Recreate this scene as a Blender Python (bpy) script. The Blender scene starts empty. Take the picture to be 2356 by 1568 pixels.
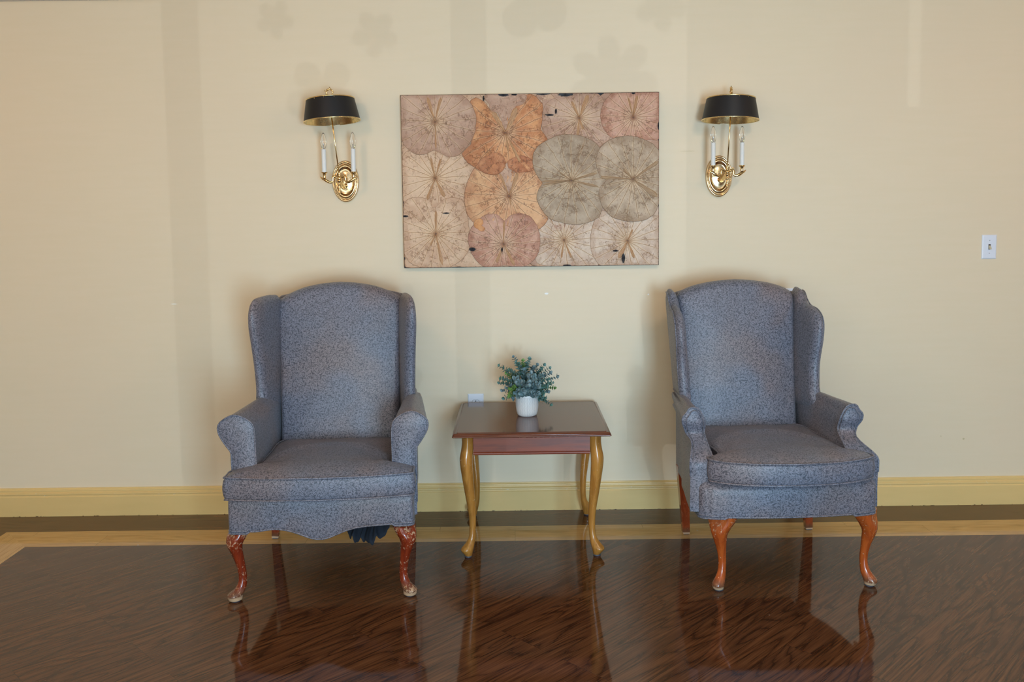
import bpy, math, random
from math import sin, cos, pi, radians, sqrt, atan2
from mathutils import Matrix, Vector, noise

S = bpy.context.scene
COL = S.collection

# ------------------------------------------------------------------ camera
F_PX, CAM_D, CAM_H, PITCH, ROLL = 2050.0, 4.20, 1.437, math.atan(177 / 2050), radians(0.72)
f = Vector((0, cos(PITCH), -sin(PITCH)))
r0 = Vector((1, 0, 0))
u0 = r0.cross(f)
rr = cos(ROLL) * r0 - sin(ROLL) * u0
uu = sin(ROLL) * r0 + cos(ROLL) * u0
cam = bpy.data.cameras.new('camera')
cam.lens = F_PX / 2356 * 36
cam.sensor_width = 36
cam.shift_y = -(784 - 662) / 2356
co = bpy.data.objects.new('camera', cam)
COL.objects.link(co)
M = Matrix((rr, uu, -f)).transposed().to_4x4()
M.translation = Vector((0, -CAM_D, CAM_H))
co.matrix_world = M
S.camera = co

# ------------------------------------------------------------------ view + world
S.view_settings.view_transform = 'Standard'
S.view_settings.look = 'None'
S.view_settings.gamma = 1
S.view_settings.use_curve_mapping = False
S.view_settings.exposure = 0.05
W = bpy.data.worlds.new('world')
S.world = W
W.use_nodes = True
W.node_tree.nodes['Background'].inputs[0].default_value = (0.62, 0.78, 1.0, 1)
W.node_tree.nodes['Background'].inputs[1].default_value = 0.12

# ------------------------------------------------------------------ lights
FRONT = -5.8        # wall behind the camera
RX0, RX1 = -4.6, 4.9
CEIL = 2.425


def area(name, loc, rot, sx, sy, e, colr, spread=pi):
    l = bpy.data.lights.new(name, 'AREA')
    l.shape = 'RECTANGLE'
    l.size, l.size_y = sx, sy
    l.energy = e
    l.color = colr
    l.spread = spread
    o = bpy.data.objects.new(name, l)
    COL.objects.link(o)
    o.location = loc
    o.rotation_euler = rot
    return o


COOL = (0.56, 0.78, 1.0)
WARM = (1.0, 0.76, 0.50)
# energies and colours of the window daylight and the added fill lights
LIGHTS = {
    'W1': (30, (.82, .88, .82)), 'W2': (30, (.82, .88, .80)), 'W3': (156, (.46, .74, 1.0)),
    'GL': (10.5, (1, .45, .06)), 'GC': (13.5, (1, .64, .40)), 'GD': (16.5, (1, .74, .50)), 'GR': (14, (1, .46, .14)), 'FAR': (10, (.90, .84, .72)),
}
SH = -FRONT * math.tan(radians(7))


def ltg(name, key, loc, sx=0, sy=0, rot=(pi / 2, 0, 0)):
    e, c = LIGHTS[key]
    if sx:
        return area(name, loc, rot, sx, sy, e, c)
    l = bpy.data.lights.new(name, 'POINT')
    l.energy, l.color, l.shadow_soft_size = e, c, .11
    o = bpy.data.objects.new(name, l)
    COL.objects.link(o)
    o.location = loc


# daylight arriving through the windows of the wall behind the camera (facing +Y)
ltg('daylight_window_1', 'W1', (-2.0, FRONT + .03, 1.0), 1.9, 1.6)
ltg('daylight_window_2', 'W2', (-.13, FRONT + .03, .95), 1.1, 1.5)
ltg('daylight_window_3', 'W3', (1.06, FRONT + .03, .95), .9, 1.5)
# added warm point lights to brighten the upper wall; no fixtures modelled
ltg('warm_fill_light', 'GL', (-3.1, -1.7, 2.28))
ltg('warm_fill_light', 'GC', (-1.1, -1.9, 2.28))
ltg('warm_fill_light', 'GD', (1.1, -1.9, 2.28))
ltg('warm_fill_light', 'GR', (3.1, -1.7, 2.28))
ltg('overhead_fill_light', 'FAR', (0, -4.9, CEIL - .02), 3.0, .6, (0, 0, 0))  # added fill from above and behind the camera, no real panel
# weak reflected sun coming in almost level through the windows
sl = bpy.data.lights.new('reflected_sun', 'SUN')
sl.energy = 0.17
sl.angle = radians(0.12)
sl.color = (0.85, 0.92, 1.0)
so = bpy.data.objects.new('reflected_sun', sl)
COL.objects.link(so)
SUNDIR = Vector((-math.tan(radians(7)), 1, 0.02)).normalized()
so.rotation_euler = SUNDIR.to_track_quat('-Z', 'Y').to_euler()
so.location = (1, -12, 1.5)


# ------------------------------------------------------------------ node helpers
class NT:
    def __init__(s, name):
        s.m = bpy.data.materials.new(name)
        s.m.use_nodes = True
        s.t = s.m.node_tree
        s.b = s.t.nodes['Principled BSDF']

    def n(s, typ, **kw):
        nd = s.t.nodes.new(typ)
        for k, v in kw.items():
            setattr(nd, k, v)
        return nd

    def put(s, sock, v):
        if v is None:
            return
        if isinstance(v, bpy.types.NodeSocket):
            s.t.links.new(v, sock)
        elif isinstance(v, (tuple, list)) and len(v) == 3 and sock.type == 'RGBA':
            sock.default_value = (*v, 1)
        else:
            sock.default_value = v

    def math(s, op, a, b=None, c=None, clamp=False):
        nd = s.n('ShaderNodeMath', operation=op)
        nd.use_clamp = clamp
        for i, v in enumerate((a, b, c)):
            if v is not None:
                s.put(nd.inputs[i], v)
        return nd.outputs[0]

    def vmath(s, op, a, b=None):
        nd = s.n('ShaderNodeVectorMath', operation=op)
        s.put(nd.inputs[0], a)
        if b is not None:
            s.put(nd.inputs[1], b)
        return nd.outputs[0]

    def mix(s, fac, a, b, mode='MIX'):
        nd = s.n('ShaderNodeMix', data_type='RGBA', blend_type=mode)
        s.put(nd.inputs[0], fac)
        s.put(nd.inputs[6], a)
        s.put(nd.inputs[7], b)
        return nd.outputs[2]

    def noise(s, vec, scale=5, detail=2, rough=.5, dist=0, dim='3D'):
        nd = s.n('ShaderNodeTexNoise', noise_dimensions=dim)
        if vec is not None:
            s.put(nd.inputs['Vector'], vec)
        nd.inputs['Scale'].default_value = scale
        nd.inputs['Detail'].default_value = detail
        nd.inputs['Roughness'].default_value = rough
        nd.inputs['Distortion'].default_value = dist
        return nd

    def ramp(s, fac, stops, interp='LINEAR'):
        nd = s.n('ShaderNodeValToRGB')
        nd.color_ramp.interpolation = interp
        el = nd.color_ramp.elements
        while len(el) < len(stops):
            el.new(.5)
        for e, (p, c) in zip(el, stops):
            e.position = p
            e.color = (*c, 1) if len(c) == 3 else c
        s.put(nd.inputs[0], fac)
        return nd.outputs[0]

    def step(s, v, lo, hi):
        nd = s.n('ShaderNodeMapRange')
        nd.interpolation_type = 'SMOOTHSTEP'
        s.put(nd.inputs[0], v)
        nd.inputs[1].default_value = lo
        nd.inputs[2].default_value = hi
        return nd.outputs[0]

    def mapping(s, vec, scale=(1, 1, 1), rot=(0, 0, 0), loc=(0, 0, 0)):
        nd = s.n('ShaderNodeMapping')
        s.put(nd.inputs[0], vec)
        nd.inputs['Location'].default_value = loc
        nd.inputs['Rotation'].default_value = rot
        nd.inputs['Scale'].default_value = scale
        return nd.outputs[0]

    def obj(s):
        return s.n('ShaderNodeTexCoord').outputs['Object']

    def uv(s):
        return s.n('ShaderNodeTexCoord').outputs['UV']

    def sep(s, v):
        nd = s.n('ShaderNodeSeparateXYZ')
        s.put(nd.inputs[0], v)
        return nd.outputs

    def comb(s, x=0., y=0., z=0.):
        nd = s.n('ShaderNodeCombineXYZ')
        for i, v in enumerate((x, y, z)):
            s.put(nd.inputs[i], v)
        return nd.outputs[0]

    def bump(s, h, strength=.3, dist=.002):
        nd = s.n('ShaderNodeBump')
        nd.inputs['Strength'].default_value = strength
        nd.inputs['Distance'].default_value = dist
        s.put(nd.inputs['Height'], h)
        s.t.links.new(nd.outputs[0], s.b.inputs['Normal'])

    def set(s, **kw):
        for k, v in kw.items():
            s.put(s.b.inputs[k.replace('_', ' ')], v)
        return s.m


def lin(r, g, b):
    q = lambda c: (c / 255 / 12.92) if c / 255 <= .04045 else ((c / 255 + .055) / 1.055) ** 2.4
    return (q(r), q(g), q(b))


# ------------------------------------------------------------------ materials
def m_wall():
    t = NT('painted_wall')
    o = t.obj()
    n1 = t.noise(t.mapping(o, (1.2, 1, 14)), 3, 3, .6).outputs['Fac']
    n2 = t.noise(o, 1.3, 2).outputs['Fac']
    c = t.mix(t.step(n1, .35, .65), lin(226, 209, 179), lin(227, 210, 181))
    c = t.mix(t.math('MULTIPLY', t.step(n2, .45, .7), .35), c, lin(225, 206, 178))
    # chips and repair spots in the paint
    x, y, z = t.sep(o)
    w = t.noise(o, 60, 3, .7).outputs['Fac']
    for (px, pz, sx, sz, colr) in ((.165, 1.045, .012, .006, (240, 240, 238)), (-1.60, 1.018, .020, .003, (240, 236, 225)),
                                   (.645, 1.035, .004, .004, (240, 240, 240)), (.825, 1.705, .05, .0022, (214, 196, 160)),
                                   (2.16, .32, .006, .005, (196, 180, 140)), (2.05, .335, .006, .003, (205, 186, 150))):
        dx = t.math('DIVIDE', t.math('SUBTRACT', x, px), sx)
        dz = t.math('DIVIDE', t.math('SUBTRACT', z, pz), sz)
        d = t.math('ADD', t.math('MULTIPLY', dx, dx), t.math('MULTIPLY', dz, dz))
        d = t.math('ADD', t.math('SQRT', d), t.math('MULTIPLY', w, 1.6))
        c = t.mix(t.step(d, 1.75, 1.45), c, lin(*colr))
    bn = t.noise(t.mapping(o, (30, 30, 90)), 3, 4, .65).outputs['Fac']
    t.bump(bn, .03, .0015)
    return t.set(Base_Color=c, Roughness=.55)


def m_plain(name, colr, rough=.5, metal=0., **kw):
    t = NT(name)
    o = t.obj()
    n = t.noise(o, 40, 3).outputs['Fac']
    c = t.mix(t.math('MULTIPLY', n, .18), colr, tuple(v * .8 for v in colr))
    return t.set(Base_Color=c, Roughness=rough, Metallic=metal, **kw)


def m_base():
    t = NT('baseboard_paint')
    o = t.obj()
    n = t.noise(t.mapping(o, (1, 1, 6)), 4, 3).outputs['Fac']
    c = t.mix(n, lin(230, 196, 132), lin(222, 188, 124))
    x, y, z = t.sep(o)
    ch = t.noise(t.mapping(o, (1, 1, 2.5)), 45, 3, .75).outputs['Fac']
    band = t.step(t.math('ABSOLUTE', t.math('SUBTRACT', z, .107)), .010, .002)
    c = t.mix(t.math('MULTIPLY', t.step(ch, .66, .69), band), c, lin(232, 228, 215))
    band2 = t.step(z, .004, .001)
    c = t.mix(t.math('MULTIPLY', t.step(ch, .58, .64), band2), c, lin(70, 50, 34))
    t.bump(t.noise(t.mapping(o, (6, 6, 60)), 4, 3).outputs['Fac'], .08, .002)
    return t.set(Base_Color=c, Roughness=.34)


def m_floor(name, kind, rot):
    """vinyl planks; rot = plank direction about Z"""
    t = NT(name)
    o = t.mapping(t.obj(), rot=(0, 0, -rot))
    x, y, z = t.sep(o)
    br = t.n('ShaderNodeTexBrick')
    br.offset = .37
    br.offset_frequency = 3
    t.put(br.inputs['Vector'], o)
    br.inputs['Color1'].default_value = (0, 0, 0, 1)
    br.inputs['Color2'].default_value = (1, 1, 1, 1)
    br.inputs['Mortar'].default_value = (.5, .5, .5, 1)
    br.inputs['Scale'].default_value = 1
    br.inputs['Mortar Size'].default_value = .0006
    br.inputs['Mortar Smooth'].default_value = .3
    br.inputs['Bias'].default_value = 0
    br.inputs['Brick Width'].default_value = .92
    br.inputs['Row Height'].default_value = .094
    pid = br.outputs['Color']
    pv = t.sep(pid)[0]
    shift = t.comb(t.math('MULTIPLY', pv, 17.3), t.math('MULTIPLY', pv, 9.1), t.math('MULTIPLY', pv, 5.0))
    g = t.vmath('ADD', o, shift)
    # cathedral figure: contour lines of a long stretched noise
    base = t.noise(t.mapping(g, (1.25, 8.5, 1)), 1.0, 1.6, .45, .3).outputs['Fac']
    fine0 = t.noise(t.mapping(g, (4, 90, 1)), 1.0, 3, .6, .1).outputs['Fac']
    rings = t.math('FRACT', t.math('MULTIPLY_ADD', fine0, .25, t.math('MULTIPLY', base, 12)))
    rings = t.math('ABSOLUTE', t.math('SUBTRACT', t.math('MULTIPLY', rings, 2), 1))
    fine = t.noise(t.mapping(g, (5, 170, 1)), 1.0, 4, .6, .1).outputs['Fac']
    streak = t.noise(t.mapping(g, (1.3, 34, 1)), 1.0, 3, .6, .2).outputs['Fac']
    fig = t.math('MULTIPLY_ADD', t.math('POWER', rings, .6), .17, t.math('MULTIPLY', fine, .72))
    fig = t.math('MULTIPLY_ADD', streak, .24, fig)
    if kind == 'dark':
        c = t.ramp(fig, [(.42, lin(50, 28, 16)), (.52, lin(78, 47, 28)), (.62, lin(94, 59, 36)), (.76, lin(112, 74, 46))])
        c = t.mix(t.math('MULTIPLY', pv, .35), c, lin(74, 50, 38), 'MIX')
        c = t.mix(t.math('MULTIPLY', t.step(rings, .22, .02), t.math('MULTIPLY_ADD', fine, .55, .0)), c, lin(44, 24, 14))
        mort = lin(26, 16, 11)
    else:
        c = t.ramp(fig, [(.38, lin(170, 130, 76)), (.56, lin(196, 156, 98)), (.78, lin(208, 170, 112))])
        c = t.mix(t.math('MULTIPLY', pv, .3), c, lin(190, 150, 94))
        mort = lin(110, 82, 48)
    c = t.mix(br.outputs['Fac'], c, mort)
    sp = t.noise(t.obj(), 24, 1, .5).outputs['Fac']
    c = t.mix(t.step(sp, .80, .81), c, lin(190, 180, 170))
    wav = t.noise(t.mapping(g, (3, 26, 1)), 1.0, 2, .5).outputs['Fac']
    big = t.noise(t.obj(), 1.6, 2, .5).outputs['Fac']
    h = t.math('MULTIPLY_ADD', wav, .30, t.math('MULTIPLY', big, 1.2))
    h = t.math('MULTIPLY_ADD', fine, .05, h)
    h = t.math('MULTIPLY_ADD', br.outputs['Fac'], -.3, h)
    t.bump(h, .09, .004)
    rg = t.math('MULTIPLY_ADD', fine, .05, .03)
    return t.set(Base_Color=c, Roughness=rg, IOR=1.42)


def m_fabric(seed, warm):
    t = NT('leaf_pattern_upholstery')
    uv = t.mapping(t.uv(), loc=(seed, seed * .37, 0))
    wn = t.noise(uv, 22, 2, .5, dim='2D').outputs['Color']
    wv = t.vmath('SCALE', t.vmath('SUBTRACT', wn, (.5, .5, .5)))
    wv.node.inputs['Scale'].default_value = .020
    p = t.vmath('ADD', uv, wv)

    def strokes(scale, off, turn):
        """plumes of short brush strokes, each voronoi cell with its own direction"""
        q = t.vmath('ADD', p, off)
        vo = t.n('ShaderNodeTexVoronoi', voronoi_dimensions='2D')
        t.put(vo.inputs['Vector'], q)
        vo.inputs['Scale'].default_value = scale
        rel = t.vmath('SUBTRACT', q, vo.outputs['Position'])
        ang = t.math('MULTIPLY_ADD', t.sep(vo.outputs['Color'])[0], 3.4, turn)
        rot = t.n('ShaderNodeVectorRotate', rotation_type='Z_AXIS')
        t.put(rot.inputs['Vector'], rel)
        t.put(rot.inputs['Angle'], ang)
        x, y, z = t.sep(rot.outputs[0])
        # ribs that fan out from one end of the plume
        fan = t.math('DIVIDE', y, t.math('MULTIPLY_ADD', t.math('ABSOLUTE', t.math('ADD', x, .010)), .09, .0019))
        seedv = t.math('MULTIPLY', t.sep(vo.outputs['Color'])[1], 9.)
        w = t.noise(t.comb(t.math('MULTIPLY', x, 60), t.math('ADD', fan, seedv), seedv), 1.0, 1.5, .5).outputs['Fac']
        rib = t.math('ABSOLUTE', t.math('SUBTRACT', t.math('FRACT', t.math('MULTIPLY_ADD', w, 1.6, t.math('MULTIPLY', fan, .62))), .5))
        rib = t.step(rib, .04, .24)
        rag = t.math('MULTIPLY_ADD', w, .008, t.math('ABSOLUTE', x))
        return rib, rag, vo
    r1, g1, v1 = strokes(46, (0, 0, 0), .3)
    r2, g2, v2 = strokes(58, (.53, .21, 0), 1.1)
    pick = t.step(t.noise(p, 75, 1, .5, dim='2D').outputs['Fac'], .47, .53)
    st = t.math('ADD', t.math('MULTIPLY', r1, pick), t.math('MULTIPLY', r2, t.math('SUBTRACT', 1, pick)))
    gaps = t.step(t.noise(p, 150, 2, .6, dim='2D').outputs['Fac'], .33, .50)
    fac = t.math('MULTIPLY', st, gaps)
    weave = t.noise(t.mapping(uv, (900, 900, 1)), 1, 1, dim='2D').outputs['Fac']
    wear = t.noise(t.obj(), 3.4, 2, .5).outputs['Fac']
    ws = t.step(wear, .38, .64)
    light = t.mix(ws, lin(132, 134, 150), lin(146, 131, 132))
    light = t.mix(t.math('MULTIPLY', t.noise(p, 210, 2, .6, dim='2D').outputs['Fac'], .45), light, lin(98, 100, 110))
    dark = t.mix(ws, lin(58, 65, 78), lin(66, 60, 65))
    c = t.mix(fac, dark, light)
    c = t.mix(t.math('MULTIPLY', weave, .22), c, lin(84, 86, 96))
    t.bump(t.math('MULTIPLY_ADD', fac, .6, t.math('MULTIPLY', weave, .4)), .2, .0010)
    return t.set(Base_Color=c, Roughness=.46, Sheen_Weight=.08, Sheen_Roughness=.5)


def m_wood(name, c1, c2, worn, amount, foot, rough=.22):
    """turned / carved leg wood with scuffs; foot = height below which finish is gone"""
    t = NT(name)
    o = t.obj()
    g = t.noise(t.mapping(o, (60, 60, 7)), 1.0, 4, .6, .8).outputs['Fac']
    c = t.mix(t.step(g, .3, .7), c1, c2)
    sc = t.noise(t.mapping(o, (1, 1, .8)), 95, 5, .8, .3).outputs['Fac']
    patch = t.noise(o, 9, 2, .6).outputs['Fac']
    msk = t.step(t.math('MULTIPLY_ADD', patch, .5, sc), .99 - amount, 1.03 - amount)
    x, y, z = t.sep(o)
    fz = t.math('ADD', z, t.math('MULTIPLY', t.math('SUBTRACT', patch, .5), .02))
    low = t.step(fz, foot + .004, foot - .004)
    grime = t.step(fz, foot + .035, foot + .006)
    c = t.mix(t.math('MULTIPLY', grime, .75 if foot > 0 else 0.), c, lin(98, 72, 54))
    c = t.mix(msk, c, worn)
    c = t.mix(low, c, worn)
    rg = t.math('MULTIPLY_ADD', t.math('MAXIMUM', msk, low), .4, rough)
    t.bump(t.math('MULTIPLY', t.math('MAXIMUM', msk, low), -1.), .3, .0006)
    return t.set(Base_Color=c, Roughness=rg, Coat_Weight=.4, Coat_Roughness=.12)


def m_tabletop(name, c1, c2, chips, rough=.16, coat=.6):
    t = NT(name)
    o = t.obj()
    g = t.noise(t.mapping(o, (5, 60, 60)), 1.0, 4, .6, .5).outputs['Fac']
    c = t.mix(t.step(g, .3, .7), c1, c2)
    if chips:
        x, y, z = t.sep(o)
        ch = t.noise(t.mapping(o, (1, 1, 2)), 70, 3, .7).outputs['Fac']
        m = t.math('MULTIPLY', t.step(ch, .57, .60), t.step(z, -.0165, -.0180))
        c = t.mix(m, c, lin(214, 184, 150))
    return t.set(Base_Color=c, Roughness=rough, Coat_Weight=coat, Coat_Roughness=.07, IOR=1.5)


def m_brass(name='polished_brass', rough=.13, tint=(.83, .60, .30)):
    t = NT(name)
    o = t.obj()
    n = t.noise(o, 70, 3, .6).outputs['Fac']
    c = t.mix(t.step(n, .35, .8), tint, tuple(v * .62 for v in tint))
    t.bump(t.noise(o, 120, 2).outputs['Fac'], .05, .001)
    return t.set(Base_Color=c, Metallic=1.0, Roughness=t.math('MULTIPLY_ADD', n, .16, rough - .06))


def m_glass():
    t = NT('bulb_glass')
    return t.set(Base_Color=(1, 1, 1), Roughness=.0, IOR=1.25, Transmission_Weight=1.0)


def m_pot():
    t = NT('white_herringbone_ceramic')
    uv = t.uv()
    x, y, z = t.sep(uv)
    cw = .0118
    cu = t.math('DIVIDE', x, cw)
    fu = t.math('FRACT', cu)
    par = t.math('MODULO', t.math('FLOOR', cu), 2)
    tri = t.math('ADD', t.math('MULTIPLY', par, t.math('SUBTRACT', 1, fu)), t.math('MULTIPLY', t.math('SUBTRACT', 1, par), fu))
    s = t.math('ADD', t.math('DIVIDE', y, .0062), t.math('MULTIPLY', tri, 1.9))
    s = t.math('ADD', s, t.math('MULTIPLY', par, .5))
    fr = t.math('ABSOLUTE', t.math('SUBTRACT', t.math('FRACT', s), .5))
    line = t.step(fr, .15, .06)
    fe = t.math('ABSOLUTE', t.math('SUBTRACT', fu, .5))
    line = t.math('MAXIMUM', line, t.math('MULTIPLY', t.step(fe, .44, .48), .7))
    body = t.math('MULTIPLY', t.step(y, .0025, .005), t.step(y, .0895, .086))
    line = t.math('MULTIPLY', line, body)
    nz = t.noise(t.obj(), 60, 3).outputs['Fac']
    c = t.mix(t.math('MULTIPLY', line, t.math('MULTIPLY_ADD', nz, .5, .45)), lin(232, 230, 228), lin(120, 120, 126))
    t.bump(t.math('MULTIPLY', line, -1.), .6, .0012)
    return t.set(Base_Color=c, Roughness=.45)


def m_leafgreen(name, a, b, tip):
    t = NT(name)
    oi = t.n('ShaderNodeObjectInfo')
    x, y, z = t.sep(t.uv())
    n = t.noise(t.obj(), 55, 2).outputs['Fac']
    c = t.mix(t.step(n, .35, .65), a, b)
    c = t.mix(t.step(x, .80, .97), c, tip)
    c = t.mix(t.math('MULTIPLY', t.step(t.math('ABSOLUTE', t.math('SUBTRACT', y, .5)), .06, .0), .35), c, lin(170, 190, 180))
    return t.set(Base_Color=c, Roughness=.55)


def m_lotus(name, base, dark, vein, tone, hub=True):
    """pressed lotus leaf; vein centre is the object's origin, leaf lies in local XZ"""
    t = NT(name)
    o = t.obj()
    oi = t.n('ShaderNodeObjectInfo').outputs['Random']
    x, y, z = t.sep(o)
    off = t.comb(t.math('MULTIPLY', oi, 31.), 0., t.math('MULTIPLY', oi, 17.))
    p = t.vmath('ADD', o, off)
    w = t.noise(p, 9, 3, .6).outputs['Fac']
    w2 = t.noise(p, 26, 4, .65).outputs['Fac']
    r = t.math('SQRT', t.math('ADD', t.math('MULTIPLY', x, x), t.math('MULTIPLY', z, z)))
    th = t.math('ARCTAN2', z, x)
    an = t.math('MULTIPLY_ADD', t.math('SUBTRACT', w, .5), .16, th)
    an = t.math('MULTIPLY_ADD', t.math('SUBTRACT', w2, .5), .035, an)
    def veins(N, width, ph):
        fr = t.math('FRACT', t.math('MULTIPLY_ADD', an, N / 6.2832, ph))
        d = t.math('MULTIPLY', t.math('ABSOLUTE', t.math('SUBTRACT', fr, .5)), t.math('MULTIPLY', r, 6.2832 / N))
        return d
    d1 = veins(21, 1, 7.3)
    line = t.step(d1, .0014, .0004)
    halo = t.step(d1, .0075, .0020)
    d2 = veins(47, 1, 3.1)
    fine = t.math('MULTIPLY', t.step(d2, .0012, .0003), t.step(r, .10, .03))
    # broad colour patches
    n1 = t.noise(p, 7, 4, .6).outputs['Fac']
    c = t.mix(t.step(n1, .38, .64), base, dark)
    big = t.noise(p, 3.5, 3, .6).outputs['Fac']
    c = t.mix(t.math('MULTIPLY', t.step(big, .48, .66), .6), c, t.mix(.35, dark, vein))
    n3 = t.noise(p, 60, 5, .75, .4).outputs['Fac']
    c = t.mix(t.math('MULTIPLY', t.step(n3, .5, .70), .5), c, tone)
    c = t.mix(t.math('MULTIPLY', t.step(n3, .46, .32), .35), c, t.mix(.4, dark, vein))
    hb = 1. if hub else 0.
    line = t.math('MULTIPLY', line, hb)
    halo = t.math('MULTIPLY', halo, hb)
    fine = t.math('MULTIPLY', fine, hb)
    c = t.mix(t.math('MULTIPLY', halo, .22), c, lin(232, 204, 164))
    c = t.mix(t.math('MULTIPLY', t.step(r, .075, .004), .45 * hb), c, lin(236, 208, 168))
    c = t.mix(t.math('MULTIPLY', line, .78), c, vein)
    c = t.mix(t.math('MULTIPLY', fine, .5), c, vein)
    # crackle and folds
    ve = t.n('ShaderNodeTexVoronoi', feature='DISTANCE_TO_EDGE')
    wob = t.noise(p, 16, 4, .7).outputs['Color']
    sc = t.vmath('SCALE', wob)
    sc.node.inputs['Scale'].default_value = .11
    t.put(ve.inputs['Vector'], t.vmath('ADD', p, sc))
    ve.inputs['Scale'].default_value = 27
    crack = t.math('MULTIPLY', t.step(ve.outputs['Distance'], .075, .02), t.step(n1, .36, .54))
    msk2 = t.step(t.noise(p, 20, 3, .6).outputs['Fac'], .42, .55)
    crack = t.math('MULTIPLY', crack, msk2)
    c = t.mix(t.math('MULTIPLY', crack, .62), c, t.mix(.45, vein, (.03, .012, .006)))
    fl = t.step(t.noise(p, 70, 4, .72, .5).outputs['Fac'], .60, .67)
    c = t.mix(t.math('MULTIPLY', fl, .75), c, t.mix(.5, vein, (.04, .015, .01)))
    us = t.sep(t.uv())[0]
    rimn = t.noise(p, 14, 4, .65).outputs['Fac']
    band = t.step(t.math('MULTIPLY_ADD', t.math('SUBTRACT', rimn, .5), .5, us), .80, .95)
    c = t.mix(t.math('MULTIPLY', band, .50), c, t.mix(.45, dark, vein))
    c = t.mix(t.math('MULTIPLY', t.step(us, .984, .996), .75), c, t.mix(.3, vein, (.02, .01, .006)))
    # dark hub
    c = t.mix(t.math('MULTIPLY', t.step(r, .0065, .003), hb), c, lin(112, 74, 48))
    h = t.math('MULTIPLY_ADD', line, .8, t.math('MULTIPLY', n3, .7))
    h = t.math('MULTIPLY_ADD', crack, -.6, h)
    t.bump(h, .6, .0020)
    return t.set(Base_Color=c, Roughness=.55)


MAT = {}
MAT['wall'] = m_wall()
MAT['ceiling'] = m_plain('ceiling_paint', lin(226, 222, 214), .8)
MAT['baseboard'] = m_base()
MAT['floor_diag'] = m_floor('dark_planks_diagonal', 'dark', pi / 4)
MAT['floor_x'] = m_floor('dark_planks_along_wall', 'dark', 0)
MAT['floor_y'] = m_floor('dark_planks_across', 'dark', pi / 2)
MAT['floor_lx'] = m_floor('pale_planks_along_wall', 'light', 0)
MAT['floor_ly'] = m_floor('pale_planks_across', 'light', pi / 2)
MAT['fabric1'] = m_fabric(0, 0)
MAT['fabric2'] = m_fabric(3.7, 1)
MAT['leg_red'] = m_wood('red_brown_worn_wood', lin(140, 52, 24), lin(108, 36, 18), lin(196, 160, 126), .17, .021)
MAT['leg_red_rear'] = m_wood('red_brown_rear_wood', lin(150, 60, 32), lin(120, 46, 24), lin(200, 170, 140), .14, .012)
MAT['leg_orange'] = m_wood('orange_brown_wood', lin(184, 88, 34), lin(150, 64, 24), lin(200, 168, 134), .13, .017)
MAT['leg_orange_rear'] = m_wood('orange_brown_rear_wood', lin(160, 74, 40), lin(134, 58, 30), lin(206, 172, 140), .10, .008)
MAT['leg_honey'] = m_wood('honey_wood', lin(188, 130, 60), lin(158, 104, 44), lin(226, 196, 150), .075, .0)
MAT['mahogany'] = m_tabletop('mahogany_veneer', lin(92, 52, 32), lin(78, 42, 26), False, .13, .0)
MAT['mahogany_edge'] = m_tabletop('mahogany_edge', lin(108, 54, 30), lin(88, 42, 24), True, .2, .2)
MAT['mahogany_red'] = m_tabletop('red_mahogany_apron', lin(138, 60, 28), lin(108, 44, 20), False, .40, .0)
MAT['glide'] = m_plain('dark_plastic_glide', lin(70, 72, 80), .5)
MAT['navy_cloth'] = m_plain('navy_dust_cloth', lin(24, 30, 41), .9)
MAT['brass'] = m_brass()
MAT['brass_plate'] = m_brass('brass_back_plate', .16, (.80, .60, .36))
MAT['gold_lining'] = m_brass('gold_shade_lining', .24, (.98, .76, .38))
MAT['black_shade'] = m_plain('black_enamel_shade', lin(19, 19, 23), .5)
MAT['candle'] = m_plain('white_candle_tube', lin(226, 228, 226), .4)
MAT['glass'] = m_glass()
MAT['filament'] = m_plain('white_filament_mount', lin(232, 224, 214), .3)
MAT['white_plastic'] = m_plain('white_plastic', lin(226, 230, 240), .32)
MAT['ivory_plastic'] = m_plain('ivory_plastic', lin(206, 196, 166), .35)
MAT['slot'] = m_plain('slot_black', (.01, .01, .01), .6)
MAT['screw'] = m_plain('painted_screw', lin(200, 206, 216), .4)
MAT['pot'] = m_pot()
MAT['soil'] = m_plain('dark_green_foam', lin(40, 52, 40), .9)
MAT['stem'] = m_plain('green_stem', lin(62, 92, 60), .6)
MAT['leaf_a'] = m_leafgreen('blue_green_leaves', lin(76, 120, 108), lin(112, 148, 148), lin(104, 146, 112))
MAT['leaf_b'] = m_leafgreen('grey_blue_leaves', lin(88, 118, 122), lin(132, 154, 162), lin(108, 130, 124))
MAT['leaf_c'] = m_leafgreen('fresh_green_leaves', lin(88, 130, 72), lin(122, 160, 78), lin(140, 168, 70))
MAT['board'] = m_plain('black_board', lin(36, 36, 44), .7)
MAT['board_edge'] = m_plain('board_edge', lin(150, 130, 104), .6)
MAT['window_frame'] = m_plain('window_frame_paint', lin(226, 222, 214), .5)  # pale paint for window frames


# ------------------------------------------------------------------ object helpers
def tag(o, label=None, cat=None, group=None, kind=None):
    if label: o['label'] = label
    if cat: o['category'] = cat
    if group: o['group'] = group
    if kind: o['kind'] = kind
    return o


def link(o, parent=None):
    COL.objects.link(o)
    if parent is not None:
        o.parent = parent
    return o


def empty(name, loc, rz=0, **kw):
    o = bpy.data.objects.new(name, None)
    o.empty_display_size = .05
    o.location = loc
    o.rotation_euler = (0, 0, rz)
    link(o)
    return tag(o, **kw)


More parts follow.
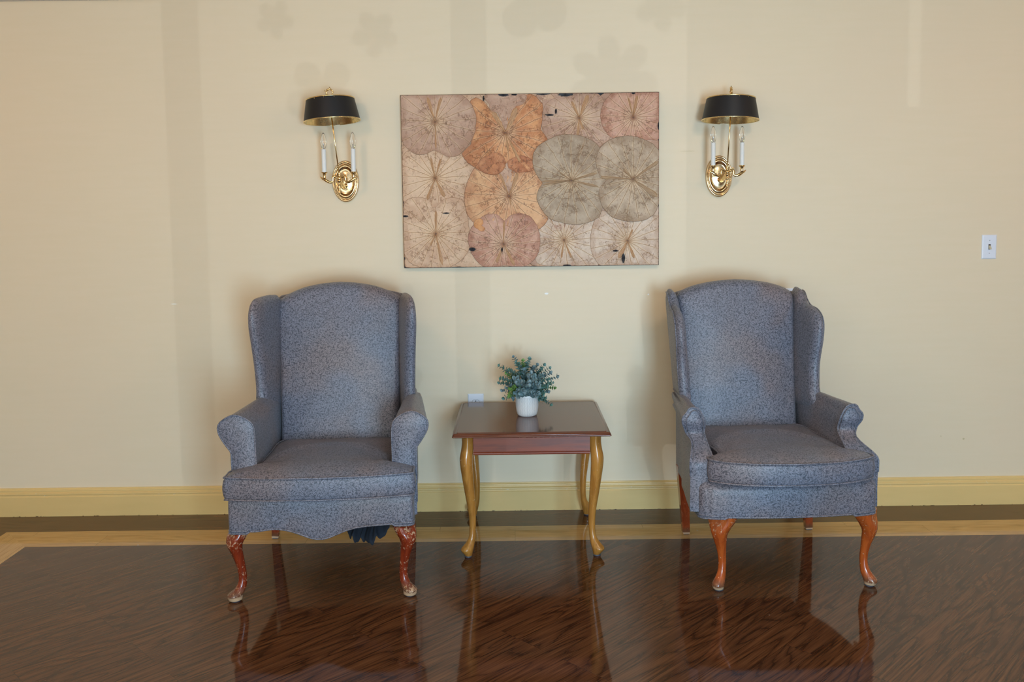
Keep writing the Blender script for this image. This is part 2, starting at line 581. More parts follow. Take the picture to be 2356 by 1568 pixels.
def mesh(name, V, Fc, mats, parent=None, smooth=True, mi=None, loc=None, uv='box', rot=None, autosmooth=None):
    me = bpy.data.meshes.new(name)
    me.from_pydata([tuple(v) for v in V], [], Fc)
    if not isinstance(mats, (list, tuple)):
        mats = [mats]
    for m in mats:
        me.materials.append(MAT[m] if isinstance(m, str) else m)
    if mi:
        for p, k in zip(me.polygons, mi):
            p.material_index = k
    me.update()
    import bmesh
    bm = bmesh.new()
    bm.from_mesh(me)
    bmesh.ops.recalc_face_normals(bm, faces=bm.faces)
    bm.to_mesh(me)
    bm.free()
    me.polygons.foreach_set('use_smooth', [smooth] * len(me.polygons))
    if uv == 'box':
        ul = me.uv_layers.new(name='UVMap')
        for p in me.polygons:
            n = p.normal
            ax = max(range(3), key=lambda i: abs(n[i]) * (1.12 if i == 1 else 1))
            for li in p.loop_indices:
                c = me.vertices[me.loops[li].vertex_index].co
                ul.data[li].uv = (c.y, c.z) if ax == 0 else ((c.x, c.z) if ax == 1 else (c.x, c.y))
    elif uv is not None:
        ul = me.uv_layers.new(name='UVMap')
        for li, lp in enumerate(me.loops):
            ul.data[li].uv = uv[lp.vertex_index]
    if autosmooth is not None:
        me.set_sharp_from_angle(angle=radians(autosmooth))
    o = bpy.data.objects.new(name, me)
    link(o, parent)
    if loc is not None: o.location = loc
    if rot is not None: o.rotation_euler = rot
    return o


def mod_bevel(o, w=.002, seg=2, ang=35):
    m = o.modifiers.new('bevel', 'BEVEL')
    m.width = w
    m.segments = seg
    m.limit_method = 'ANGLE'
    m.angle_limit = radians(ang)
    return o


def box(x0, x1, y0, y1, z0, z1):
    V = [(x, y, z) for x in (x0, x1) for y in (y0, y1) for z in (z0, z1)]
    Fc = [(0, 1, 3, 2), (4, 6, 7, 5), (0, 4, 5, 1), (2, 3, 7, 6), (0, 2, 6, 4), (1, 5, 7, 3)]
    return V, Fc


def join(*parts):
    V, Fc = [], []
    for v, f_ in parts:
        o = len(V)
        V += list(v)
        Fc += [tuple(i + o for i in q) for q in f_]
    return V, Fc


def grid(rows, closed_u=False, closed_v=False, cap0=False, cap1=False):
    """rows: list of equal-length point lists"""
    n, m = len(rows), len(rows[0])
    V = [p for r in rows for p in r]
    Fc = []
    for i in range(n if closed_v else n - 1):
        for j in range(m if closed_u else m - 1):
            a = i * m + j
            b = i * m + (j + 1) % m
            c = ((i + 1) % n) * m + (j + 1) % m
            d = ((i + 1) % n) * m + j
            Fc.append((a, b, c, d))
    if cap0: Fc.append(tuple(range(m - 1, -1, -1)))
    if cap1: Fc.append(tuple((n - 1) * m + j for j in range(m)))
    return V, Fc


def catmull(pts, k=6, closed=False):
    n = len(pts)
    out = []
    g = lambda i: pts[i % n] if closed else pts[max(0, min(n - 1, i))]
    for i in range(n if closed else n - 1):
        p0, p1, p2, p3 = g(i - 1), g(i), g(i + 1), g(i + 2)
        for s in range(k):
            t = s / k
            out.append(tuple(.5 * (2 * b + (c - a) * t + (2 * a - 5 * b + 4 * c - d) * t * t + (3 * b - a - 3 * c + d) * t ** 3)
                             for a, b, c, d in zip(p0, p1, p2, p3)))
    if not closed: out.append(tuple(pts[-1]))
    return out


def resample(pts, n, closed=False):
    P = [Vector(p) for p in pts]
    if closed: P.append(P[0])
    L = [0]
    for a, b in zip(P, P[1:]): L.append(L[-1] + (b - a).length)
    out = []
    m = n if closed else n - 1
    k = 0
    for i in range(n):
        d = L[-1] * i / m
        while k < len(L) - 2 and L[k + 1] < d: k += 1
        t = (d - L[k]) / max(1e-9, L[k + 1] - L[k])
        out.append(tuple(P[k].lerp(P[k + 1], min(1, t))))
    return out


def tube(path, rad, seg=8, closed=False, sx=1.0, caps=True):
    """path of points; rad a number or list; parallel-transport frames"""
    P = [Vector(p) for p in path]
    n = len(P)
    R = rad if isinstance(rad, (list, tuple)) else [rad] * n
    rows = []
    nrm = None
    for i in range(n):
        if closed:
            t = (P[(i + 1) % n] - P[i - 1]).normalized()
        else:
            t = (P[min(n - 1, i + 1)] - P[max(0, i - 1)]).normalized()
        if nrm is None:
            a = Vector((0, 0, 1)) if abs(t.z) < .9 else Vector((0, 1, 0))
            nrm = t.cross(a).normalized()
        nrm = (nrm - t * nrm.dot(t)).normalized()
        bn = t.cross(nrm)
        rows.append([tuple(P[i] + nrm * cos(2 * pi * j / seg) * R[i] * sx + bn * sin(2 * pi * j / seg) * R[i]) for j in range(seg)])
    return grid(rows, closed_u=True, closed_v=closed, cap0=caps and not closed, cap1=caps and not closed)


def lathe(prof, seg=32, sx=1., sy=1., axis='z', cap=True):
    """prof [(r, h)]"""
    rows = []
    for r, h in prof:
        row = []
        for j in range(seg):
            a = 2 * pi * j / seg
            x, y = r * cos(a) * sx, r * sin(a) * sy
            row.append((x, y, h) if axis == 'z' else (x, -h, y))
        rows.append(row)
    return grid(rows, closed_u=True, cap0=cap and prof[0][0] > 1e-5, cap1=cap and prof[-1][0] > 1e-5)


def xf(vf, fn):
    return [fn(*v) for v in vf[0]], vf[1]


# ------------------------------------------------------------------ room shell
def slab(name, x0, x1, y0, y1, z0, z1, mat):
    V, Fc = box(x0, x1, y0, y1, z0, z1)
    return tag(mesh(name, V, Fc, mat, smooth=False), kind='structure')


slab('wall_back', RX0, RX1, 0, .12, 0, CEIL, 'wall')
slab('wall_left', RX0 - .12, RX0, FRONT, .12, 0, CEIL, 'wall')
slab('wall_right', RX1, RX1 + .12, FRONT, .12, 0, CEIL, 'wall')
# the wall behind the camera: piers between window openings
zb, zt = .005, 2.3
ops = [(-3.2, -1.594 + SH), (-1.43 + SH, -.262 + SH), (-.104 + SH, .828 + SH), (1.848 + SH, 1.912 + SH)]
SLIT = 1.848 + SH
parts, px = [], RX0
for a, b in ops:
    parts.append(box(px, a, FRONT - .05, FRONT, 0, CEIL))
    lo = zb if a != SLIT else 1.78
    parts.append(box(a, b, FRONT - .05, FRONT, 0, lo))
    parts.append(box(a, b, FRONT - .05, FRONT, zt if a != SLIT else CEIL - .01, CEIL))
    px = b
parts.append(box(px, RX1, FRONT - .05, FRONT, 0, CEIL))
V, Fc = join(*parts)
wall_front = tag(mesh('wall_front', V, Fc, 'wall', smooth=False), kind='structure')
slab('ceiling', RX0, RX1, FRONT, .12, CEIL, CEIL + .1, 'ceiling')

# flower-shaped window stickers (only their faint shadows show on the wall)
def petals(cx, cz, R, n, rot, squash=.55):
    pts = []
    for i in range(96):
        a = 2 * pi * i / 96
        k = abs(cos(n * (a + rot) / 2)) ** squash
        r = R * (.42 + .58 * k)
        pts.append((r * cos(a), r * sin(a)))
    V = [(0, 0, 0)] + [(p[0], 0, p[1]) for p in pts]
    V += [(x, .001, z) for x, y, z in V]
    m = 97
    Fc = [(0, 1 + i, 1 + (i + 1) % 96) for i in range(96)] + [(m, m + 1 + (i + 1) % 96, m + 1 + i) for i in range(96)]
    Fc += [(1 + i, m + 1 + i, m + 1 + (i + 1) % 96, 1 + (i + 1) % 96) for i in range(96)]
    return V, Fc


for wx, wz, R, n, rot in ((.478, 2.035, .21, 7, .1), (.11, 2.37, .16, 3, .3), (.70, 2.37, .12, 5, .2),
                          (-.87, 1.98, .18, 5, pi / 2), (-.62, 2.26, .11, 5, .4), (-1.08, 2.33, .09, 5, .2)):
    V, Fc = petals(0, 0, R, n, rot)
    o = mesh('window_sticker', V, Fc, 'white_plastic', wall_front, smooth=False)
    o.location = (wx + SH, FRONT + .015, wz + .02 * FRONT)

# floor -------------------------------------------------------------------
YB, YS0, YS1 = 0.0, -.226, -.411       # dark strip then pale strip
XL0, XL1 = -2.33, -2.145
V = [(RX0, YB, 0), (RX1, YB, 0), (RX1, YS0, 0), (XL0, YS0, 0), (RX1, YS1, 0), (XL1, YS1, 0),
     (XL0, FRONT, 0), (XL1, FRONT, 0), (RX1, FRONT, 0), (RX0, FRONT, 0), (XL0 + YS0 * -1 - .218, YB, 0)]
V[10] = (XL0 + YS0, YB, 0)
Fc = [(10, 3, 2, 1), (3, 5, 4, 2), (3, 6, 7, 5), (5, 7, 8, 4), (0, 9, 6, 3, 10)]
fl = mesh('floor', V, Fc, ['floor_x', 'floor_lx', 'floor_ly', 'floor_diag', 'floor_y'], smooth=False, mi=[0, 1, 2, 3, 4], uv=None)
tag(fl, kind='structure')

# baseboard ------------------------------------------------------------------
prof = [(0, 0), (-.017, 0), (-.017, .094), (-.014, .098), (-.0135, .103), (-.017, .106), (-.0165, .112), (-.011, .117),
        (-.0105, .122), (-.0125, .124), (-.012, .129), (-.007, .133), (-.006, .136), (0, .136)]
rows = [[(x, y, z) for y, z in prof] for x in (RX0, RX1)]
V, Fc = grid(rows)
tag(mesh('baseboard_back', V, Fc, 'baseboard', autosmooth=25), kind='structure')
for nm, xx, sg in (('baseboard_left', RX0, 1), ('baseboard_right', RX1, -1)):
    rows = [[(xx - sg * y, yy, z) for y, z in prof] for yy in (FRONT, -.02)]
    V, Fc = grid(rows)
    tag(mesh(nm, V, Fc, 'baseboard', autosmooth=25), kind='structure')


# ------------------------------------------------------------------ cabriole leg
def sring(cx, cy, cz, ra, rb, ang, e=2.6, seg=20):
    out = []
    for j in range(seg):
        a = 2 * pi * j / seg
        c, s = cos(a), sin(a)
        x = ra * (abs(c) ** (2 / e)) * (1 if c >= 0 else -1)
        y = rb * (abs(s) ** (2 / e)) * (1 if s >= 0 else -1)
        out.append((cx + x * cos(ang) - y * sin(ang), cy + x * sin(ang) + y * cos(ang), cz))
    return out


def cabriole(spec, dx, dy, seg=20):
    """spec rows (z, out, width, depth, e); out = offset along the diagonal (dx,dy)"""
    sp = catmull(spec, 6)
    ang = atan2(dy, dx)
    rows = [sring(o * dx, o * dy, z, d / 2, w / 2, ang, e, seg) for z, o, w, d, e in sp]
    return grid(rows, closed_u=True, cap0=True, cap1=True)


# ------------------------------------------------------------------ wing chairs
def panel(outline, to3d, T, puff, edge=.12, n=110, rings=14, centre=None, back_puff=None):
    """padded panel: outline (a,b) -> closed solid with rounded rim; to3d(a,b,h)"""
    P = resample(outline, n, closed=True)
    if centre is None:
        centre = (sum(p[0] for p in P) / n, sum(p[1] for p in P) / n)
    bp = puff if back_puff is None else back_puff
    levels = []
    for k in range(7):
        th = pi / 2 * k / 6
        levels.append((1 - edge + edge * cos(th), sin(th)))
    for k in range(1, rings + 1):
        s = (1 - edge) * (1 - k / rings)
        levels.append((max(s, .004), 1 + (1 - (s / (1 - edge)) ** 2)))
    def ring(s, hh, sign, pf):
        h = (T * min(1, hh) + pf * max(0, hh - 1)) * sign
        return [to3d(centre[0] + (a - centre[0]) * s, centre[1] + (b - centre[1]) * s, h) for a, b in P]
    rows = [ring(s, h, -1, bp) for s, h in reversed(levels)] + [ring(s, h, 1, puff) for s, h in levels[1:]]
    return grid(rows, closed_u=True, cap0=True, cap1=True)


def lerp(a, b, t): return a + (b - a) * t


def arm_profile(ui, uc, uo, zt, zs, zn, zb, n=72):
    pts = [(ui, zb), (ui, lerp(zb, zn, .5)), (ui, zn), (ui + .002, zs - .01), (ui + .014, zt - .028), ((ui + uo) / 2 - .012, zt - .003),
           ((ui + uo) / 2 + .018, zt - .001), (uo - .015, zt - .020), (uo, zs + .010), (uo - .001, zs - .014), (uo - .010, zs - .036), (uc + .016, zn + .016), (uc + .003, zn - .002), (uc, zn - .03),
           (uc, lerp(zb, zn, .4)), (uc, zb)]
    return resample(catmull(pts, 6), n)


def wing_chair(name, loc, rz, P, label, group=None):
    root = empty(name, loc, rz, label=label, cat='armchair', group=group)
    fab, legm, rlegm = P['fab'], P['leg'], P['rleg']
    nz = lambda v, s, a: noise.noise(Vector(v) * s) * a

    # -- backrest
    half = P['back_outline']
    out = catmull([(a, b) for a, b in half], 8)
    out = out + [(-a, b) for a, b in reversed(out)]
    vb, lean, cz = P['back_v'], P['back_lean'], P['seat_z']
    def b3(a, b, h):
        v = vb + (b - cz) * lean - h + .05 * (a / .26) ** 2 * 0.25
        return (a, v + nz((a, b, 1.3), 5, .003), b)
    V, Fc = panel(out, b3, .045, .020, edge=.10, centre=(0, .80), back_puff=0)
    mesh('backrest', V, Fc, fab, root)
    # outside back
    ob_ = P.get('back_low', .30)
    o2 = catmull([(ob_, .31), (ob_, .55), (lerp(ob_, .295, .6), .85), (.285, P['side_top'] - .03), (.26, P['side_top'] - .012), (.14, P['top'] - .035), (0, P['top'] - .012)], 6)
    o2 = o2 + [(-a, b) for a, b in reversed(o2)]
    def ob(a, b, h): return (a, vb + .075 + max(0, (b - cz)) * lean - h, b)
    V, Fc = panel(o2, ob, .022, .0, edge=.05, centre=(0, .65))
    mesh('outside_back', V, Fc, fab, root)

    # -- wings
    for sd in (-1, 1):
        wo = catmull(P['wing'], 6, closed=True)
        def w3(a, b, h, sd=sd):
            return (sd * (P['wing_u'](a, b) + h), a + nz((a, b, sd), 6, .003), b)
        V, Fc = panel(wo, w3, .024, .003, edge=P['wing_edge'], centre=P['wing_c'], rings=10)
        w = mesh('wing', V, Fc, fab, root)
        # welt along the outer front edge
        if P['wing_welt']:
            wp = [w3(a, b, .021) for a, b in P['wing_welt_path']]
            wp = catmull(wp, 8)
            V, Fc = tube(wp, .0032, 6)
            mesh('piping', V, Fc, fab, w)

    # -- arms (roll over, down to the frame)
    for sd in (-1, 1):
        rows, n = [], 72
        ash = P.get('arm_shift', 0)
        A0, A1 = P['arm_front'], P['arm_rear']
        st = [0, .012, .03, .06, .12, .2, .3, .42, .55, .7, .85, 1]
        v0, v1 = P['arm_v']
        for t in st:
            a = [lerp(p, q, t) for p, q in zip(A0, A1)]
            pr = arm_profile(*a, P['frame_z'], n)
            if P['sweep']:
                pr = [(P['sweep_u'](u, z, t, sd), z) for u, z in pr]
            row = []
            for u, z in pr:
                vf = v0 + (P['sweep'](z) if P['sweep'] else 0)
                v = lerp(vf, v1, t)
                row.append((ash + sd * (u + nz((u, v, z + sd), 9, .0025)), v, z))
            rows.append(row)
        V, Fc = grid(rows)
        # padded front face, laddered across the profile
        m = n // 2
        first = rows[0]
        K = 6
        fr = []
        for i in range(m):
            p, q = Vector(first[i]), Vector(first[n - 1 - i])
            r = []
            for k in range(K + 1):
                x = k / K
                c = p.lerp(q, x)
                tt = min(1, (m - 1 - i) / 7)
                c.y -= .011 * (4 * x * (1 - x)) ** .6 * tt
                r.append(tuple(c))
            fr.append(r)
        g2 = grid(fr)
        V, Fc = join((V, Fc), g2)
        arm = mesh('arm', V, Fc, fab, root, autosmooth=50)
        wp = [Vector(p) + Vector((0, -.001, 0)) for p in first[P['welt_i0']:n - P['welt_i1']]]
        Vt, Ft = tube(wp, .0034, 6)
        mesh('piping', Vt, Ft, fab, arm)
        if P['sweep']:
            inner = []
            for p in first[P['welt_i0'] + 6:n - P['welt_i1'] - 6]:
                p = Vector(p)
                c = Vector((sd * ((A0[0] + A0[1]) / 2), p.y, min(p.z, A0[4])))
                q = p.lerp(c, .24)
                q.y -= .0085
                inner.append(q)
            Vt, Ft = tube(inner, .0022, 6)
            mesh('piping', Vt, Ft, fab, arm)

    # -- front rail
    R = P['rail']
    hw, zt = R['hw'], R['zt']
    path = [(-hw, .16), (-hw, .07)]
    for k in range(7):
        a = pi * .5 * k / 6
        path.append((-hw + R['r'] * (1 - cos(a)), R['r'] * (1 - sin(a))))
    for k in range(1, 60):
        x = -hw + R['r'] + (2 * hw - 2 * R['r']) * k / 60
        path.append((x, -R['bow'] * (1 - (x / hw) ** 2)))
    for k in range(7):
        a = pi * .5 * (1 - k / 6)
        path.append((hw - R['r'] * (1 - cos(a)), R['r'] * (1 - sin(a))))
    path += [(hw, .07), (hw, .16)]
    rows = []
    lv = [0, .03, .1, .25, .45, .65, .8, .9, .96, 1.0]
    for t in lv:
        row = []
        for x, v in path:
            z0 = R['bottom'](x) if v < .06 else R['bottom'](math.copysign(hw, x))
            z = lerp(z0, zt, t)
            pf = .006 * sin(pi * min(1, t * 1.05)) ** .5
            inn = .0
            if t > .85: inn = (t - .85) / .15 * .018
            row.append((x * (1 - inn * .8), v - pf + inn + nz((x, z, 4), 8, .003), z - (inn * .15)))
        rows.append(row)
    rows.append([(x * .93, v + .06, zt - .002) for x, v in path])
    V, Fc = grid(rows)
    V = [(x + R.get('dx', 0), y, z) for x, y, z in V]
    ra = mesh('front_rail', V, Fc, fab, root)
    sm = ra.modifiers.new('thick', 'SOLIDIFY')
    sm.thickness = .012
    sm.offset = -1
    # lower welt, doubled at the leg corners
    bp = [(x + 0, v - .003, (R['bottom'](x) if v < .06 else R['bottom'](math.copysign(hw, x))) + .001) for x, v in path[1:-1]]
    V, Fc = tube([(x + R.get('dx', 0), y, z) for x, y, z in bp], .0036, 6)
    mesh('piping', V, Fc, fab, ra)
    for sgn in (-1, 1):
        seg = [p for p in bp if sgn * p[0] > hw - R['band']]
        if len(seg) > 2:
            V, Fc = tube([(x + R.get('dx', 0), v - .002, z + .010) for x, v, z in seg], .0032, 6)
            mesh('piping', V, Fc, fab, ra)
    # under-frame
    V, Fc = box(-.26, .26, .02, vb + .02, R['zt'] - .09, R['zt'] - .03)
    mesh('seat_deck', V, Fc, 'navy_cloth', root, smooth=False)

    # -- seat cushion
    C = P['cushion']
    half = C['outline']                      # from front centre round to rear centre, u >= 0
    o1 = catmull(half, 8)
    out = [(a, b) for a, b in o1] + [(-a, b) for a, b in reversed(o1)]
    n = 150
    ol = [(u + C.get('dx', 0) * wstep(.45, .05, v), v) for u, v in resample(out, n, closed=True)]
    cx, cy = C.get('dx', 0) * .8, .10
    z0, z1 = C['z']
    def zoff(u, v): return C.get('tilt', 0) * (v)
    rows = [[((u - cx) * s + cx, (v - cy) * s + cy, z0 + .002 + zoff(u, v) * .3) for u, v in ol] for s in (.3, .7, .96)]
    for k in range(9):
        t = k / 8
        bulge = 1 + .020 * sin(pi * t)
        s = bulge - (.012 if k in (0, 8) else 0)
        rows.append([((u - cx) * s + cx, (v - cy) * s + cy, lerp(z0, z1, t) + zoff(u, v)) for u, v in ol])
    for k in range(1, 22):
        s = 1 - k / 21.5
        row = []
        for u, v in ol:
            x, y = (u - cx) * s + cx, (v - cy) * s + cy
            cr = C['crown'] * (1 - s ** 2.4) ** .8
            # ridge left by people sitting: shallow bowl bounded by an arc
            dx, dy = x / .235, (y - .10) / .235
            d = sqrt(dx * dx + dy * dy)
            ridge = .007 * math.exp(-((d - 1.0) / .10) ** 2) * (1 if y > .10 else max(0, 1 - (.10 - y) / .08))
            bowl = -.006 * math.exp(-(d / .8) ** 4)
            row.append((x, y, z1 + zoff(x, y) + cr + ridge + bowl + nz((x, y, 2), 10, .003)))
        rows.append(row)
    V, Fc = grid(rows, closed_u=True, cap0=True, cap1=True)
    cu = mesh('seat_cushion', V, Fc, fab, root)
    for zz in (z0 + .001, z1 + .001):
        V, Fc = tube([(u * 1.003, (v - cy) * 1.004 + cy, zz + zoff(u, v)) for u, v in ol], .0036, 6, closed=True)
        mesh('piping', V, Fc, fab, cu)

    # -- legs
    for sgn in (-1, 1):
        lx, ly = P['leg_xy'][0 if sgn < 0 else 1]
        V, Fc = cabriole(P['leg_spec'], sgn * .72, -.69)
        lo = mesh('front_leg', V, Fc, legm, root, loc=(lx, ly, 0), uv=None)
        V, Fc = lathe([(.0165, 0), (.018, .0015), (.018, .004), (.0, .004)], 20)
        g = mesh('glide', V, Fc, 'glide', lo, loc=(P['foot_out'] * .72 * sgn, -P['foot_out'] * .69, 0))
        (tx, ty), (bx, by) = P['rear_leg'][0 if sgn < 0 else 1]
        rows = []
        for t in (0, .04, .3, .6, 1):
            h = lerp(.0155, .024, t)
            x, y, z = lerp(bx, tx, t), lerp(by, ty, t), lerp(.003, .33, t)
            rows.append([(x - h, y - h, z), (x + h, y - h, z), (x + h, y + h, z), (x - h, y + h, z)])
        V, Fc = grid(rows, closed_u=True, cap0=True, cap1=True)
        o = mesh('rear_leg', V, Fc, rlegm, root, smooth=False, uv=None)
        mod_bevel(o, .0025, 2)
        V, Fc = box(bx - .012, bx + .012, by - .012, by + .012, 0, .004)
        mesh('glide', V, Fc, 'glide', o, smooth=False)
    return root


def wstep(a, b, x):
    t = max(0., min(1., (x - a) / (b - a)))
    return t * t * (3 - 2 * t)


def serp(x):
    # serpentine lower edge of the left chair's front rail
    z = .272 + (.010 * wstep(-.25, -.16, x)) + .004 * wstep(.12, .3, x)
    d = math.exp(-((x + .005) / .085) ** 2 * .9)
    z -= .044 * d
    if abs(x) > .262: z -= .008
    return z


P1 = dict(
    arm_shift=.006, fab='fabric1', leg='leg_red', rleg='leg_red_rear',
    back_outline=[(0, .40), (.16, .40), (.244, .42), (.252, .55), (.258, .75), (.268, .95), (.268, 1.045), (.254, 1.072), (.17, 1.112), (.08, 1.132), (0, 1.138)],
    back_v=.545, back_lean=.19, seat_z=.48, side_top=1.09, top=1.14,
    wing=[(.44, .56), (.435, .70), (.425, .82), (.405, .93), (.392, 1.0), (.398, 1.055), (.430, 1.088), (.50, 1.094), (.60, 1.092), (.675, 1.075), (.69, 1.0), (.66, .75), (.63, .56)],
    wing_c=(.53, .84), wing_edge=.30,
    wing_u=lambda v, z: .268 + max(0, .64 - v) * .20 + (z - .65) * .02,
    wing_welt=False,
    arm_front=(.255, .343, .390, .690, .640, .555), arm_rear=(.262, .318, .338, .676, .640, .570), arm_v=(.075, .60),
    frame_z=.292, sweep=None, welt_i0=8, welt_i1=4,
    rail=dict(hw=.340, zt=.410, r=.014, bow=.012, bottom=serp, band=.085),
    cushion=dict(outline=[(0, -.058), (.18, -.048), (.330, -.022), (.341, -.012), (.342, .03), (.340, .062), (.300, .068), (.262, .072), (.252, .10), (.248, .30), (.236, .50), (.12, .515), (0, .515)],
                 z=(.398, .480), crown=.034),
    leg_spec=[(.006, .032, .044, .050, 2.2), (.022, .034, .048, .058, 2.2), (.030, .028, .046, .060, 2.2), (.044, .010, .034, .042, 2.2), (.066, .000, .030, .032, 2.3),
              (.10, .000, .030, .030, 2.3), (.14, .008, .034, .034, 2.4), (.18, .019, .042, .042, 2.6), (.215, .028, .056, .052, 2.8), (.240, .020, .074, .058, 3), (.256, .010, .078, .056, 3.4), (.268, .004, .078, .052, 4)],
    leg_xy=[(-.306, .040), (.296, .040)], foot_out=.032,
    rear_leg=[((-.27, .57), (-.318, .663)), ((.27, .57), (.292, .655))],
)
P2 = dict(
    back_low=.255, fab='fabric2', leg='leg_orange', rleg='leg_orange_rear',
    back_outline=[(0, .40), (.16, .40), (.236, .42), (.242, .55), (.246, .75), (.254, .95), (.256, 1.045), (.240, 1.076), (.17, 1.104), (.08, 1.120), (0, 1.126)],
    back_v=.545, back_lean=.19, seat_z=.48, side_top=1.075, top=1.13,
    wing=[(.402, .60), (.410, .67), (.428, .78), (.416, .88), (.418, .945), (.445, .99), (.495, 1.015), (.560, 1.025), (.595, 1.045), (.622, 1.075), (.66, 1.083), (.70, 1.080), (.70, 1.0), (.67, .75), (.64, .60)],
    wing_c=(.56, .84), wing_edge=.26,
    wing_u=lambda v, z: .250 + max(0, z - .60) * .068 + max(0, .64 - v) * .09,
    wing_welt=True, wing_welt_path=[(.43, .66), (.447, .78), (.436, .88), (.438, .945), (.460, .983), (.505, 1.006), (.565, 1.016), (.603, 1.038), (.632, 1.066), (.66, 1.074)],
    arm_front=(.262, .318, .352, .676, .628, .555), arm_rear=(.250, .272, .290, .660, .632, .570), arm_v=(.135, .60),
    frame_z=.306,
    sweep=lambda z: -.105 * wstep(.575, .487, z) + .02 * math.exp(-((z - .58) / .025) ** 2),
    sweep_u=lambda u, z, t, sd: u + ((.028 if sd < 0 else .050) * wstep(.56, .485, z) if u > .29 else -.004 * wstep(.56, .49, z)) * (1 - t),
    welt_i0=16, welt_i1=12,
    rail=dict(hw=.336, zt=.424, r=.030, bow=.030, dx=.020, bottom=lambda x: .294 - (.006 if abs(x) > .235 else 0), band=.10),
    cushion=dict(outline=[(0, -.085), (.13, -.074), (.24, -.044), (.298, -.008), (.309, .006), (.308, .025), (.300, .045), (.275, .055), (.258, .075), (.252, .12), (.248, .30), (.236, .50), (.12, .515), (0, .515)],
                 z=(.428, .508), crown=.028, dx=.030),
    leg_spec=[(.006, .024, .036, .040, 2.2), (.018, .026, .042, .050, 2.2), (.030, .022, .042, .052, 2.2), (.050, .008, .034, .040, 2.2), (.075, .000, .030, .031, 2.2),
              (.11, -.002, .029, .030, 2.2), (.15, .004, .034, .034, 2.3), (.185, .012, .044, .044, 2.5), (.215, .018, .056, .052, 2.7), (.24, .014, .078, .058, 3), (.268, .004, .106, .062, 3.4), (.290, .000, .120, .062, 4)],
    leg_xy=[(-.220, .042), (.328, .042)], foot_out=.022,
    rear_leg=[((-.255, .55), (-.222, .618)), ((.29, .55), (.335, .632))],
)
c1 = wing_chair('wing_armchair', (-.717, -.985, 0), radians(2.8), P1,
                'blue-grey leaf-patterned wing armchair on scuffed red-brown legs, left of the table, scalloped front rail', 'wing armchairs either side of the table')
c2 = wing_chair('wing_armchair', (1.005, -.955, 0), radians(2.2), P2,
                'blue-grey leaf-patterned wing armchair on orange-brown legs, right of the table, straight front rail', 'wing armchairs either side of the table')
# torn dust cover hanging below the left chair
random.seed(4)
rows = []
for i in range(90):
    t = i / 89
    x = -.04 + .285 * t
    env = .030 if t < .34 else .030 + .072 * sin(pi * min(1, (t - .34) / .66)) ** .5
    rag = env * (1 + .13 * abs(sin(t * 19)) + .08 * sin(t * 57 + 1) + .05 * sin(t * 97)) * (1 if t < .97 else .6)
    row = []
    for k in range(9):
        q = k / 8
        row.append((x + .008 * sin(q * 5 + t * 9), .10 + .045 * sin(q * 2.6 + t * 2) + .015 * sin(t * 22), .302 - rag * q))
    rows.append(row)
V, Fc = grid(rows)
o = mesh('torn_dust_cover', V, Fc, 'navy_cloth', c1)
o['label'] = 'dark navy dust cover torn and hanging in shreds under the seat'
m_ = o.modifiers.new('thick', 'SOLIDIFY')
m_.thickness = .0012

# ------------------------------------------------------------------ side table
TX0, TX1, TY0, TY1, TH = -.252, .397, -.648, -.035, .538
tcx, tcy = (TX0 + TX1) / 2, (TY0 + TY1) / 2
table = empty('end_table', (tcx, tcy, 0), 0, label='small mahogany-topped end table with honey-coloured cabriole legs between the two armchairs', cat='table')
hx, hy = (TX1 - TX0) / 2, (TY1 - TY0) / 2


def clipped(inset, z, cl=.015, cf=.004):
    x, y = hx - inset, hy - inset
    return [(x - cf, -y, z), (x, -y + cf, z), (x, y - cl, z), (x - cl, y, z), (-x + cl, y, z), (-x, y - cl, z), (-x, -y + cf, z), (-x + cf, -y, z)]


pr = [(.020, .538), (.0185, .5350), (.0165, .5350), (.0150, .5368), (.010, .5360), (.006, .534), (.003, .5305), (.0035, .5275), (0, .5260), (0, .5220), (.0035, .5195), (.012, .5185)]
rows = [clipped(a, z - TH) for a, z in pr]
V, Fc = grid(rows, closed_u=True, cap0=True, cap1=True)
top = mesh('tabletop', V, Fc, ['mahogany', 'mahogany_edge'], table, smooth=False, loc=(0, 0, TH), uv=None)
for p in top.data.polygons:
    zc = sum(top.data.vertices[i].co.z for i in p.vertices) / len(p.vertices)
    p.material_index = 0 if (abs(p.normal.z) > .9 and zc > -.002) else 1
top.data.polygons.foreach_set('use_smooth', [True] * len(top.data.polygons))
top.data.set_sharp_from_angle(angle=radians(30))
mod_bevel(top, .0008, 2)


def apron(x0, x1, y, thick, along='x'):
    prf = [(0, .519), (0, .452), (.003, .4505), (.003, .449), (-.003, .447), (-.0045, .4425), (-.003, .4385), (.002, .437), (thick, .437), (thick, .519)]
    if along == 'x':
        rows = [[(x, y + d, z) for d, z in prf] for x in (x0, x1)]
    else:
        s = 1 if y < 0 else -1
        rows = [[(y + s * d, x, z) for d, z in prf] for x in (x0, x1)]
    V, Fc = grid(rows, closed_u=True, cap0=True, cap1=True)
    return V, Fc


